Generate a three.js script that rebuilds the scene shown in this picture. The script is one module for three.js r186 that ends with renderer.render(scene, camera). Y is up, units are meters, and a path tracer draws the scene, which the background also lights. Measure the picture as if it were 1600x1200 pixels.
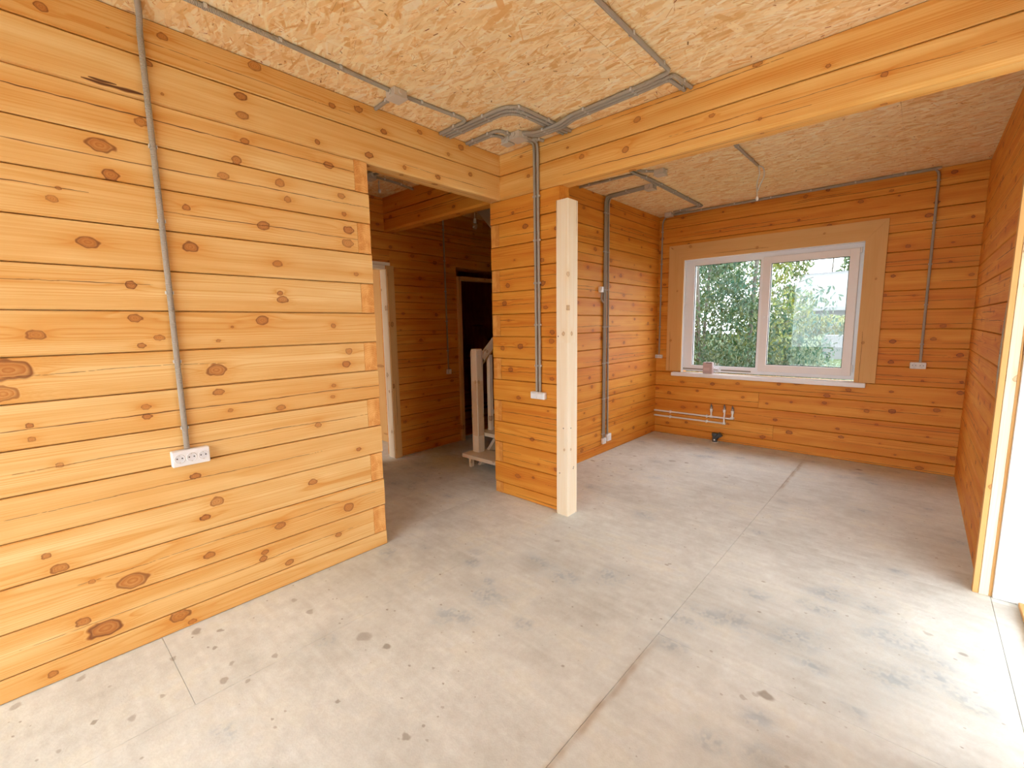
import * as THREE from 'three';
import { RoundedBoxGeometry } from 'three/addons/geometries/RoundedBoxGeometry.js';
import { mergeGeometries } from 'three/addons/utils/BufferGeometryUtils.js';

// ---------------------------------------------------------------- camera, sky, exposure
const scene = new THREE.Scene();
const camera = new THREE.PerspectiveCamera(81.0, 4 / 3, 0.05, 200);
camera.position.set(0, 1.32, 0);
camera.rotation.set(THREE.MathUtils.degToRad(-7.483), THREE.MathUtils.degToRad(42.148), THREE.MathUtils.degToRad(-0.869), 'YXZ');
scene.background = new THREE.Color(0.96, 1.03, 1.12);      // even overcast daylight
scene.backgroundIntensity = 4.6;
const renderer = new THREE.WebGLRenderer({ antialias: true });
renderer.toneMapping = THREE.LinearToneMapping;
renderer.toneMappingExposure = 1.36;
renderer.shadowMap.enabled = true;

// ---------------------------------------------------------------- helpers
let seed = 20240611;
const rnd = () => { seed = (seed + 0x6D2B79F5) | 0; let t = Math.imul(seed ^ (seed >>> 15), 1 | seed); t = (t + Math.imul(t ^ (t >>> 7), 61 | t)) ^ t; return ((t ^ (t >>> 14)) >>> 0) / 4294967296; };
const rr = (a, b) => a + (b - a) * rnd();
const used = {};
function numbered(n) { if (used[n] === undefined) { used[n] = 0; return n; } used[n]++; return n + '_' + String(used[n]).padStart(3, '0'); }
function shade(o) { o.traverse((c) => { if (c.isMesh) { c.castShadow = true; c.receiveShadow = true; } }); return o; }
function structure(name, label) { const g = new THREE.Group(); g.name = numbered(name); g.userData = { kind: 'structure', label, category: name.split('_')[0] }; scene.add(g); return g; }
function thing(name, label, category, pos = [0, 0, 0], group) {
  const g = new THREE.Group(); g.name = numbered(name); g.position.set(...pos); g.userData = { label, category };
  if (group) g.userData.group = group; scene.add(g); return g;
}
function part(parent, name, geo, mat, pos, label) { const m = new THREE.Mesh(geo, mat); m.name = name; if (pos) m.position.set(...pos); if (label) m.userData.label = label; parent.add(m); return m; }
const V = (x, y, z) => new THREE.Vector3(x, y, z);

// value noise on a lattice, periodic over 256
const LAT = new Float32Array(65536); for (let i = 0; i < 65536; i++) LAT[i] = rnd();
function vn(x, y) {
  const xi = Math.floor(x), yi = Math.floor(y), fx = x - xi, fy = y - yi;
  const u = fx * fx * (3 - 2 * fx), v = fy * fy * (3 - 2 * fy), a = xi & 255, b = (xi + 1) & 255, c = (yi & 255) << 8, d = ((yi + 1) & 255) << 8;
  return (LAT[a | c] * (1 - u) + LAT[b | c] * u) * (1 - v) + (LAT[a | d] * (1 - u) + LAT[b | d] * u) * v;
}
const clamp = (x, a = 0, b = 1) => Math.min(b, Math.max(a, x));
const sm = (a, b, x) => { const t = clamp((x - a) / (b - a)); return t * t * (3 - 2 * t); };
function dataTex(data, w, h, srgb) {
  const t = new THREE.DataTexture(data, w, h, THREE.RGBAFormat); t.wrapS = t.wrapT = THREE.RepeatWrapping; t.magFilter = THREE.LinearFilter; t.minFilter = THREE.LinearMipmapLinearFilter; t.generateMipmaps = true;
  if (srgb) t.colorSpace = THREE.SRGBColorSpace; t.needsUpdate = true; return t;
}

// ---------------------------------------------------------------- wood: an atlas of sawn pine faces, one strip for each timber
const CH = 0.1635;                       // height of one timber course
// strips[i] = { knots: [[u, v, r]], cracks: [[u0, u1, v, w]], ring, tone }
function woodAtlas(W, H, n, Lm, strips, pal) {
  const col = new Uint8Array(W * H * 4), bmp = new Uint8Array(W * H * 4), hs = H / n;
  for (let s = 0; s < n; s++) {
    const S = strips[s], o1 = s * 37.3 + 5, o2 = s * 71.7 + 11;
    const kn = S.knots.map((k) => ({ u: k[0], v: k[1], r: k[2], e: 1.05 + 0.7 * LAT[(s * 991 + Math.floor(k[0] * 977 + 4e3) * 13) & 65535], d: 0.3 + 0.7 * LAT[(s * 313 + Math.floor(k[0] * 1717 + k[1] * 4400 + 9e3)) & 65535] }));
    for (let x = 0; x < W; x++) {
      const u = (x / W) * Lm;
      const near = []; for (const k of kn) { let du = u - k.u; du -= Math.round(du / Lm) * Lm; if (Math.abs(du) < k.r * 14) near.push([k, du]); }
      const cr = [];
      for (const c of S.cracks) { let uc = u; if (uc < c[0] && c[1] > Lm) uc += Lm; if (uc > c[0] && uc < c[1]) { const q = (uc - c[0]) / (c[1] - c[0]); cr.push([c[2] + (vn(uc * 3.1 + o1, c[2] * 90) - 0.5) * 0.012 + (vn(uc * 31 + o1, 4.2) - 0.5) * 0.0025, c[3] * Math.pow(Math.sin(Math.PI * clamp(q, 0.02, 0.98)), 0.4) * (0.45 + 0.9 * vn(uc * 23, o2))]); } }
      const lp = (vn(u * 0.9 + o1, 3.3) - 0.5), lq = vn(u * 0.45 + o2, 7.7) - 0.5;
      for (let y = 0; y < hs; y++) {
        const v = ((y + 0.5) / hs) * CH, vc = v - CH / 2;
        let ph = S.ring * (vc * (1 + 0.5 * lp) + 0.02 * lp + S.curve * vc * vc * 9) + 1.6 * (vn(u * 1.3 + o1, v * 22 + o2) - 0.5);
        let kd = 0, halo = 0, kring = 0, kdark = 0;
        for (const [k, du] of near) {
          const dv = v - k.v, e2 = (du * du) / (k.r * k.r * k.e * k.e) + (dv * dv) / (k.r * k.r);
          ph += (dv > 0 ? 1 : -1) * S.ring * k.r * 0.9 * Math.exp(-(du * du) / (k.r * k.r * 9)) * Math.exp(-Math.abs(dv) / (k.r * 1.6));
          const wob = 0.82 + 0.36 * vn(du / k.r * 1.7 + 40 + k.u * 9, dv / k.r * 1.7 + 40), ee = Math.sqrt(e2) / wob;
          if (ee < 1.15) { kd = Math.max(kd, 1 - sm(0.85, 1.1, ee)); kring = Math.max(kring, Math.exp(-Math.pow((ee - 0.88) / 0.14, 2))); kdark = k.d; ph = ee * 3; }
          halo = Math.max(halo, Math.exp(-Math.pow(Math.sqrt((du * du) / (k.r * k.r * 9) + (dv * dv) / (k.r * k.r * 2.2)), 2)));
        }
        const fr = ph - Math.floor(ph), late = Math.pow(fr, 3.2) * sm(1, 0.86, fr);
        const fib = vn(u * 14 + o2, v * 1100) - 0.5, fib2 = vn(u * 3 + o1, v * 330) - 0.5;
        const band = vn(u * 0.55 + o2, v * 19 + o1) * 0.65 + vn(u * 1.9 + o1, v * 44) * 0.35 - 0.5;
        const blot = vn(u * 7 + o1, v * 26 + o2) - 0.5;
        let t = S.tone + band * 0.75 + fib * 0.20 + fib2 * 0.22 + blot * 0.2 + late * S.grain + halo * 0.4 + lq * 0.14;   // 0 light .. 1 deep
        t = clamp(t);
        let r = pal[0][0] + (pal[1][0] - pal[0][0]) * t, g = pal[0][1] + (pal[1][1] - pal[0][1]) * t, b = pal[0][2] + (pal[1][2] - pal[0][2]) * t;
        if (kd > 0 || kring > 0) {
          const q = kd * (0.22 + 0.4 * kdark + 0.35 * (fr - 0.5)); r += (pal[2][0] - r) * q; g += (pal[2][1] - g) * q; b += (pal[2][2] - b) * q;
          const w = kring * kd * (0.1 + 0.45 * kdark); r += (pal[3][0] - r) * w; g += (pal[3][1] - g) * w; b += (pal[3][2] - b) * w;
        }
        let hgt = 190 + fib * 30 - late * 24 + kd * 12;
        for (const [cv, cw] of cr) { const q = Math.abs(v - cv) / cw; if (q < 2) { const w = (1 - sm(0.5, 1.6, q)) * 0.85; r += (pal[3][0] - r) * w; g += (pal[3][1] - g) * w; b += (pal[3][2] - b) * w; hgt -= 150 * w; } }
        const p = ((s * hs + y) * W + x) * 4;
        col[p] = clamp(r, 0, 255); col[p + 1] = clamp(g, 0, 255); col[p + 2] = clamp(b, 0, 255); col[p + 3] = 255;
        bmp[p] = bmp[p + 1] = bmp[p + 2] = clamp(hgt, 0, 255); bmp[p + 3] = 255;
      }
    }
  }
  return [dataTex(col, W, H, true), dataTex(bmp, W, H, false)];
}
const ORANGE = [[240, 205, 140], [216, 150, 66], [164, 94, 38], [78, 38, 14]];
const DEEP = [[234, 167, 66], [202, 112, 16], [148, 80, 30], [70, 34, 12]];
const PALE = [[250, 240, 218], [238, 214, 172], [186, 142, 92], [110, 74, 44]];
// the left wall, knots read from the photograph: [z, y, radius in mm]
const KN = [[-0.19,2.43,17],[-0.53,2.48,15],[-0.87,2.50,22],[-1.23,2.45,15],[-0.80,2.35,18],[-0.80,2.27,18],[-0.47,2.36,13],[-0.51,2.26,6],[-1.14,2.25,14],[-1.43,2.26,18],[-0.30,2.01,28],[-0.43,2.13,19],[-0.80,2.16,15],[-0.76,2.07,20],[-1.19,2.15,18],[-0.32,1.91,22],[-0.70,1.99,17],[-0.94,2.01,21],[-0.97,1.94,17],[-1.26,1.92,13],[-1.25,2.01,16],[-0.15,1.79,14],[-0.17,1.83,7],[-0.55,1.83,14],[-0.85,1.80,22],[-1.28,1.84,22],[-1.27,1.77,24],[-0.23,1.65,24],[-0.55,1.67,24],[-0.90,1.63,17],[-1.31,1.61,11],[-0.34,1.50,18],[-0.90,1.49,12],[-0.91,1.46,18],[-0.06,1.31,19],[-0.34,1.37,18],[-0.81,1.36,24],[-0.41,1.29,13],[-0.35,1.26,12],[-0.68,1.33,6],[-1.16,1.33,14],[-0.62,1.27,7],[0.02,1.19,40],[0.04,1.11,30],[-0.60,1.14,30],[-1.24,1.19,20],[-1.22,1.12,20],[-0.34,1.01,13],[-0.60,1.04,16],[-0.34,0.97,13],[-0.01,0.99,10],[-0.01,0.94,10],[-0.64,0.95,10],[-0.86,0.93,15],[-1.13,0.95,10],[-1.14,1.01,11],[-0.07,0.83,11],[-1.04,0.81,16],[-0.48,0.68,14],[-1.26,0.63,12],[-0.55,0.54,24],[-0.99,0.51,17],[-0.50,0.48,14],[-1.18,0.31,28],[-0.81,0.33,18],[-0.73,0.22,14],[-0.50,0.30,17],[-1.11,0.17,15],[0.00,0.50,12],[-0.03,0.44,18],[-0.11,0.35,10],[-0.23,0.30,36],[-0.72,0.19,18],[-0.84,0.12,16],[-0.13,0.14,36],[-0.37,0.07,28],[-0.07,0.20,18],[0.03,0.04,14],[-0.41,0.02,12],[-1.78,2.48,15],[-1.66,2.25,14],[-2.00,2.41,12],[-2.19,2.33,14],[-1.53,2.41,16],[-1.91,2.25,14],[-2.11,2.48,19],[-1.38,2.48,18]];
const LWZ = 0.25, LWL = 2.72;             // u = LWZ - z on the left wall
const courseOf = (y) => (y < 0.09 ? 0 : 1 + Math.floor((y - 0.09) / CH));
const courseY = (k) => (k === 0 ? 0.09 - CH : 0.09 + CH * (k - 1));     // nominal lower edge (course 0 runs below the floor)
function leftStrips() {
  const st = []; for (let k = 0; k < 16; k++) st.push({ knots: [], cracks: [], ring: rr(35, 75), curve: rr(-3, 3), grain: rr(0.15, 0.7), tone: rr(0.30, 0.37) });
  for (const [z, y, r] of KN) { const k = courseOf(y); st[k].knots.push([LWZ - z, y - courseY(k), r / 1000 * 0.92]); }
  const cr = [[13, 0.1, 1.7, 0.098, 1.1], [12, 0.05, 1.75, 0.085, 0.9], [11, 0.0, 0.5, 0.11, 0.8], [11, 0.7, 1.7, 0.075, 0.9], [9, 0.2, 0.66, 0.105, 0.7], [6, 0.05, 1.8, 0.075, 1.1], [5, 0.2, 1.6, 0.08, 0.8], [7, 0.2, 0.9, 0.1, 0.5],
    [4, 0.1, 1.3, 0.09, 0.6], [2, 0.3, 1.6, 0.1, 0.6], [1, 0.15, 1.5, 0.09, 0.6], [14, 1.9, 2.6, 0.05, 0.7], [15, 0.6, 1.6, 0.06, 0.5]];
  for (const [k, a, b, v, w] of cr) st[k].cracks.push([a, b, v, w / 1000 * 1.5]);
  st[13].knots.length && st[14].cracks.push([0.52, 0.70, 0.024, 0.006], [0.54, 0.62, 0.032, 0.005]);
  return st;
}
function randomStrips(n, Lm, many, crack) {
  const st = [];
  for (let k = 0; k < n; k++) {
    const s = { knots: [], cracks: [], ring: rr(35, 90), curve: rr(-4, 4), grain: rr(0.25, 0.75), tone: rr(0.33, 0.43) };
    for (let u = rr(0, 0.4); u < Lm - 0.1; u += rr(0.12, 0.55) / many) s.knots.push([u, rr(0.02, CH - 0.02), rr(0.006, 0.019)]);
    for (let i = 0; i < crack; i++) { const a = rr(0, Lm * 0.7), v = rr(0.04, CH - 0.04); s.cracks.push([a, Math.min(Lm * 0.99, a + rr(0.3, 1.7)), v, rr(0.0006, 0.0018)]); }
    st.push(s);
  }
  return st;
}
const [lwCol, lwBmp] = woodAtlas(2048, 2048, 16, LWL, leftStrips(), ORANGE);
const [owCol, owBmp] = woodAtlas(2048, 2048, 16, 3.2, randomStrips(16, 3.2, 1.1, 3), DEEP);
const [plCol, plBmp] = woodAtlas(1024, 512, 4, 2.4, randomStrips(4, 2.4, 0.8, 1).map((s) => ({ ...s, tone: s.tone - 0.12, grain: s.grain * 0.6 })), PALE);
const [lbCol, lbBmp] = woodAtlas(2048, 512, 4, 3.2, randomStrips(4, 3.2, 0.9, 2), [[242, 197, 120], [216, 142, 52], ORANGE[2], ORANGE[3]]);
const std = (o) => new THREE.MeshStandardMaterial(o);
const M = {
  woodLeft: std({ map: lwCol, bumpMap: lwBmp, bumpScale: 0.0012, roughness: 0.62 }),
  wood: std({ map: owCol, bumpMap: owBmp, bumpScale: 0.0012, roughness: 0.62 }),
  woodLight: std({ map: lbCol, bumpMap: lbBmp, bumpScale: 0.0012, roughness: 0.62 }),
  pale: std({ map: plCol, bumpMap: plBmp, bumpScale: 0.0006, roughness: 0.7 }),
  casing: std({ map: plCol, bumpMap: plBmp, bumpScale: 0.0006, roughness: 0.65, color: new THREE.Color(0.76, 0.50, 0.23) }),
  pvc: std({ color: new THREE.Color(0.86, 0.86, 0.87), roughness: 0.35 }),
  plastic: std({ color: new THREE.Color(0.84, 0.84, 0.83), roughness: 0.38 }),
  greyPlastic: std({ color: new THREE.Color(0.58, 0.51, 0.42), roughness: 0.65 }),
  clip: std({ color: new THREE.Color(0.66, 0.64, 0.60), roughness: 0.5 }),
  dark: std({ color: new THREE.Color(0.02, 0.02, 0.02), roughness: 0.6 }),
  drain: std({ color: new THREE.Color(0.07, 0.075, 0.08), roughness: 0.45 }),
  pipe: std({ color: new THREE.Color(0.82, 0.80, 0.76), roughness: 0.45 }),
  brass: std({ color: new THREE.Color(0.35, 0.30, 0.24), metalness: 0.85, roughness: 0.4 }),
  gasket: std({ color: new THREE.Color(0.03, 0.035, 0.03), roughness: 0.7 }),
  glass: new THREE.MeshPhysicalMaterial({ color: 0xffffff, transmission: 1, roughness: 0, thickness: 0, ior: 1.5 }),
  plaster: std({ color: new THREE.Color(0.24, 0.245, 0.25), roughness: 0.8 }),
};
M.conduit = (() => {
  const d = new Uint8Array(16 * 4 * 4); for (let x = 0; x < 16; x++) for (let y = 0; y < 4; y++) { const p = (y * 16 + x) * 4, v = 127 + 127 * Math.sin(x / 16 * 2 * Math.PI); d[p] = d[p + 1] = d[p + 2] = v; d[p + 3] = 255; }
  return std({ color: new THREE.Color(0.42, 0.37, 0.30), roughness: 0.7, bumpMap: dataTex(d, 16, 4, false), bumpScale: 0.0016 });
})();
M.endGrain = (() => {
  const N = 512, c = new Uint8Array(N * N * 4);
  for (let y = 0; y < N; y++) for (let x = 0; x < N; x++) {
    const dx = x / N - 0.5 + 0.05 * (vn(x / 90, y / 90) - 0.5), dy = y / N - 0.3, r = Math.hypot(dx * 1.1, dy) * 15 + 0.5 * vn(x / 60, y / 60 + 9), f = r - Math.floor(r), a = Math.atan2(dy, dx);
    const t = clamp(0.35 + 0.3 * Math.pow(f, 3) + 0.75 * (vn(x / 110 + 3, y / 110) - 0.5) + 0.25 * (vn(x / 9, y / 9) - 0.5) - 0.25 * Math.pow(Math.max(0, Math.sin(a * 3 + 6 * vn(x / 200, y / 200))), 8)), p = (y * N + x) * 4;
    c[p] = 240 - 34 * t; c[p + 1] = 186 - 56 * t; c[p + 2] = 112 - 60 * t; c[p + 3] = 255;
  }
  return std({ map: dataTex(c, N, N, true), roughness: 0.75 });
})();

M.endGrainDeep = M.endGrain.clone(); M.endGrainDeep.color = new THREE.Color(0.92, 0.76, 0.46);
// one sawn timber: runs along `axis` from a0 to a1, bottom y0, top y1; `face` = coordinate of its show face, t = thickness away from the viewer, dir = sign of the face normal.
// A narrow rebate along the show edges leaves a real open joint between neighbours.
function timber(axis, a0, a1, y0, y1, face, dir, t, strip, o = {}) {
  const h = y1 - y0, g = o.gap ?? 0.0021, c = o.chamfer ?? 0.0042, d = 0.03, nS = o.n ?? 16, Lm = o.Lm ?? 3.2, len = a1 - a0, uo = o.u ?? (len < Lm ? rnd() * (1 - len / Lm) - a0 / Lm : rnd());
  const gb = o.solidBottom ? 0 : g, pr = [];     // profile: [depth behind face, height]
  if (o.solidBottom) pr.push([c * 2, 0], [0, c * 2]); else pr.push([d, 0], [d, gb], [c, gb], [0, gb + c]);
  const gt = o.gapTop ?? g; pr.push([0, h - gt - c], [c, h - gt], [d, h - gt], [d, h], [t, h], [t, 0]);
  const pos = [], nor = [], uv = [], P = (a, s, y) => (axis === 'x' ? [a, y0 + y, face - dir * s] : [face - dir * s, y0 + y, a]);
  const vRef = o.vRef ?? (h < CH * 0.98 ? (o.top ? 0 : CH - h) : 0);
  const tv = (s, y) => { const q = clamp((vRef + y) / CH, 0.03, 0.97) ; return (strip + q) / nS; };
  const tu = (a) => (o.uSign ?? 1) * a / Lm + uo;
  const tri = (A, B, C, uA, uB, uC) => { const n = V(...B).sub(V(...A)).cross(V(...C).sub(V(...A))).normalize(); for (const q of [A, B, C]) pos.push(...q); for (let i = 0; i < 3; i++) nor.push(n.x, n.y, n.z); uv.push(...uA, ...uB, ...uC); };
  const flip = (axis === 'x') === (dir > 0);
  const quad = (p, q, uvp, uvq) => {
    const A = P(a0, ...p), B = P(a1, ...p), C = P(a1, ...q), D = P(a0, ...q), ua = [tu(a0), uvp], ub = [tu(a1), uvp], uc = [tu(a1), uvq], ud = [tu(a0), uvq];
    if (flip) { tri(A, B, C, ua, ub, uc); tri(A, C, D, ua, uc, ud); } else { tri(A, C, B, ua, uc, ub); tri(A, D, C, ua, ud, uc); }
  };
  for (let i = 0; i < pr.length; i++) {
    const p = pr[i], q = pr[(i + 1) % pr.length];
    const flat = Math.abs(p[1] - q[1]) < 1e-6;   // top, bottom and rebate floors take the grain across the thickness
    quad(p, q, flat ? (strip + clamp(p[0] / CH, 0.03, 0.97)) / nS : tv(...p), flat ? (strip + clamp(q[0] / CH, 0.03, 0.97)) / nS : tv(...q));
  }
  for (const a of [a0, a1]) {                   // end faces
    const cs = pr.map((p) => P(a, ...p));
    for (let i = 1; i < pr.length - 1; i++) {
      const uvOf = (p) => [p[0] / CH, (strip + clamp((vRef + p[1]) / CH, 0.03, 0.97)) / nS];
      const T = [cs[0], cs[i], cs[i + 1]], U = [uvOf(pr[0]), uvOf(pr[i]), uvOf(pr[i + 1])];
      if ((a === a1) === flip) tri(T[0], T[1], T[2], U[0], U[1], U[2]); else tri(T[0], T[2], T[1], U[0], U[2], U[1]);
    }
  }
  const G = new THREE.BufferGeometry();
  G.setAttribute('position', new THREE.Float32BufferAttribute(pos, 3)); G.setAttribute('normal', new THREE.Float32BufferAttribute(nor, 3)); G.setAttribute('uv', new THREE.Float32BufferAttribute(uv, 2));
  return G;
}
function boxUV(w, h, d, x, y, z, r = 0, uvScale = null, strip = null, n = 4, Lm = 2.4, along = 'y') {
  const g = r ? new RoundedBoxGeometry(w, h, d, 2, r) : new THREE.BoxGeometry(w, h, d); g.translate(x, y, z);
  if (strip !== null) {
    const p = g.attributes.position, u = g.attributes.uv, nn = g.attributes.normal, off = rnd() * 2;
    for (let i = 0; i < p.count; i++) {
      const P = [p.getX(i) - x, p.getY(i) - y, p.getZ(i) - z], N = [Math.abs(nn.getX(i)), Math.abs(nn.getY(i)), Math.abs(nn.getZ(i))];
      const la = 'xyz'.indexOf(along), flatAxis = N.indexOf(Math.max(...N));
      let ca = [0, 1, 2].find((k) => k !== la && k !== flatAxis); if (ca === undefined) ca = (la + 1) % 3;
      const A = flatAxis === la ? P[(la + 2) % 3] : P[la];
      u.setXY(i, A / Lm + off, (strip + 0.5 + clamp(P[ca] / CH, -0.45, 0.45)) / n);
    }
  } else if (uvScale) {
    const p = g.attributes.position, u = g.attributes.uv, nn = g.attributes.normal;
    for (let i = 0; i < p.count; i++) { const ax = Math.abs(nn.getX(i)), ay = Math.abs(nn.getY(i)); if (ay > 0.6) u.setXY(i, p.getX(i) / uvScale, -p.getZ(i) / uvScale); else if (ax > 0.6) u.setXY(i, p.getZ(i) / uvScale, p.getY(i) / uvScale); else u.setXY(i, p.getX(i) / uvScale, p.getY(i) / uvScale); }
  }
  return g;
}

// ---------------------------------------------------------------- dimensions
const XL = -2.330, ZP = -2.478, ZW = -5.163, XR = 0.304, C = 2.525, T = 0.105, D = courseY(14), XH = -3.85, BACK = 1.45;
const joints = []; for (let k = 0; k <= 16; k++) joints.push(k === 0 ? 0 : courseY(k));
joints[16] = courseY(16);
const cy0 = (k) => (k === 0 ? 0 : courseY(k)), cy1 = (k) => Math.min(courseY(k + 1), C);

// ---------------------------------------------------------------- floor and ceiling sheets
const floorTex = (() => {
  const N = 2048, S = 3.25, X0 = -2.45, Z0 = -2.95, c = new Uint8Array(N * N * 4), b = new Uint8Array(N * N * 4);
  const spots = [[-1.68,-0.88,33],[-1.55,-0.91,18],[-1.94,-0.45,12],[-1.86,-0.40,16],[-1.79,-0.46,10],[-2.09,-0.43,10],[-2.27,-0.41,22],[-2.20,-0.48,13],[-1.95,-0.23,10],[-1.99,-0.05,10],[-1.91,-0.14,14],[-1.93,0.04,9],[-2.29,0.13,18],[-2.29,-0.04,15],[-1.85,-0.58,12],[-2.18,-0.79,15],[-2.03,-0.80,18],[-1.14,-0.72,15],[-1.54,-0.50,5],[-1.50,-0.45,6],[-1.44,-0.64,10],[-1.28,-0.80,5],[-1.93,-1.04,6],[-2.15,-0.30,13],[-1.22,-0.94,5],[-1.39,-0.91,6],[-0.31,-1.66,23],[-0.37,-1.60,12],[-0.34,-1.64,10],[-0.94,-2.28,10],[-0.93,-2.30,10],[-0.50,-2.44,10],[0.22,-2.39,14],[0.12,-2.46,15],[-0.06,-2.04,4],[-0.45,-2.16,8],[-0.15,-1.76,6],[-0.53,-1.76,6],[-1.56,-2.11,15],[-1.64,-2.68,11],[-0.94,-2.54,6]];
  const smudge = [[-0.68,-1.88,74],[-0.68,-1.99,51],[-0.52,-2.02,91],[-0.08,-1.79,40],[-0.07,-2.52,49],[-0.26,-2.36,74],[0.02,-2.33,113],[0.14,-2.16,67],[-0.29,-2.05,113],[-0.22,-2.53,85],[-0.50,-2.29,71],[-1.30,-1.82,85],[-1.49,-1.83,90],[-1.10,-2.00,90],[0.23,-2.09,85],[-0.66,-1.68,57],[0.03,-2.06,113],[-1.52,-1.21,71],[-1.49,-1.44,108]];
  for (let i = 0; i < 330; i++) spots.push([rr(X0, X0 + S), rr(Z0, Z0 + S), rr(1.5, 6.5)]);
  for (let i = 0; i < 26; i++) smudge.push([rr(X0, X0 + S), rr(Z0, Z0 + S), rr(25, 70)]);
  const dk = new Float32Array(N * N), gy = new Float32Array(N * N);
  const stamp = (arr, x, z, r, amp, ell, soft) => {
    const px = ((x - X0) / S) * N, py = ((Z0 + S - z) / S) * N, R = (r / 1000 / S) * N, Q = Math.ceil(R * 2.4 * ell);
    const ang = (vn(x * 31, z * 17) - 0.5) * 1.4, ca = Math.cos(ang), sa = Math.sin(ang);
    for (let j = -Q; j <= Q; j++) for (let i = -Q; i <= Q; i++) {
      const a = (i * ca + j * sa) / ell, e = -i * sa + j * ca, q = Math.hypot(a, e) / R * (0.7 + 0.7 * vn(i / R * 1.3 + x * 50, j / R * 1.3 + z * 50));
      const w = soft ? Math.exp(-q * q * 1.5) : 1 - sm(0.55, 1.05, q); if (w < 0.01) continue;
      const X = ((Math.round(px) + i) % N + N) % N, Y = ((Math.round(py) + j) % N + N) % N; arr[Y * N + X] = Math.max(arr[Y * N + X], w * amp);
    }
  };
  for (const [x, z, r] of spots) stamp(dk, x, z, r, 0.12 + 0.3 * vn(x * 91, z * 83), 1.35, false);
  for (const [x, z, r] of smudge) stamp(gy, x, z, r, 0.75, 1.3, true);
  for (let y = 0; y < N; y++) for (let x = 0; x < N; x++) {
    const X = x / N * S, Y = y / N * S, wx = X0 + X, wz = Z0 + S - Y;
    const f1 = vn(X * 2.1, Y * 2.1), f2 = vn(X * 6.3 + 50, Y * 6.3), f3 = vn(X * 22, Y * 26 + 9), f4 = vn(X * 90, Y * 70), f5 = vn(X * 300, Y * 300), st = vn(X * 9 + 7, Y * 60);
    let t = 0.42 * (f1 - 0.5) + 0.42 * (f2 - 0.5) + 0.3 * (f3 - 0.5) + 0.16 * (f4 - 0.5) + 0.12 * (f5 - 0.5) + 0.2 * (st - 0.5);
    let r = 217 + 40 * t, g = 223 + 44 * t, bb = 218 + 48 * t;
    const warm = sm(0.5, 0.85, f2) * 0.5 * sm(0.3, 0.7, f3); r -= 6 * warm; g -= 10 * warm; bb -= 18 * warm;
    const p = y * N + x; let q = gy[p] * (0.25 + 0.75 * sm(0.35, 0.75, 0.5 * f3 + 0.5 * f4));
    r -= 52 * q; g -= 44 * q; bb -= 34 * q;
    q = dk[p]; r += (88 - r) * q; g += (76 - g) * q; bb += (60 - bb) * q;
    // dirt trodden along the sheet joint
    const dj = Math.abs(wx + 0.725 + 0.014 * (vn(wz * 9, 2) - 0.5)); if (wz > -1.75 && wz < -0.55) { const w = Math.exp(-Math.pow(dj / 0.014, 2)) * 0.42 * (0.3 + f3) * sm(-1.75, -1.45, wz) * sm(-0.55, -0.8, wz); r += (140 - r) * w; g += (116 - g) * w; bb += (88 - bb) * w; }
    const P = p * 4; c[P] = clamp(r, 0, 255); c[P + 1] = clamp(g, 0, 255); c[P + 2] = clamp(bb, 0, 255); c[P + 3] = 255;
    b[P] = b[P + 1] = b[P + 2] = clamp(128 + 70 * (f5 - 0.5) + 60 * (f4 - 0.5) + 40 * (f3 - 0.5) - 60 * dk[p], 0, 255); b[P + 3] = 255;
  }
  return { col: dataTex(c, N, N, true), bmp: dataTex(b, N, N, false), S, X0, Z0 };
})();
M.floor = std({ map: floorTex.col, bumpMap: floorTex.bmp, bumpScale: 0.0012, roughness: 0.72 });
const floor = structure('floor', 'dusty pale sheet floor with dark spots and grey stains');
{
  const sub = new THREE.Mesh(new THREE.BoxGeometry(6.0, 0.1, 7.4), M.dark); sub.name = 'subfloor'; sub.position.set(-1.95, -0.072, -1.95); sub.material = std({ color: new THREE.Color(0.12, 0.10, 0.08), roughness: 0.9 }); floor.add(sub);
  const xs = [-4.95, -3.94, -2.88, -1.81, -0.735, 0.345, 0.9], cuts = [[-1.2, 0.9], [-2.9, -0.4, 1.6], [-2.2, -0.3, 1.8], [-4.0, -2.55, 0.2], [-3.55, -1.72, 0.9], [-1.5, 1.0]];
  const g = 0.0007;
  for (let i = 0; i < xs.length - 1; i++) {
    const zs = [-5.6, ...cuts[i].filter((z) => z < 1.3), 1.7];
    for (let j = 0; j < zs.length - 1; j++) {
      const w = xs[i + 1] - xs[i] - 2 * g, l = zs[j + 1] - zs[j] - 2 * g, cx = (xs[i] + xs[i + 1]) / 2, cz = (zs[j] + zs[j + 1]) / 2, gg = new RoundedBoxGeometry(w, 0.022, l, 1, 0.0005); gg.translate(cx, -0.011, cz);
      const p = gg.attributes.position, u = gg.attributes.uv; for (let k = 0; k < p.count; k++) u.setXY(k, (p.getX(k) - floorTex.X0) / floorTex.S, (floorTex.Z0 + floorTex.S - p.getZ(k)) / floorTex.S);
      part(floor, 'floor_panel', gg, M.floor);
    }
  }
}
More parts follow.
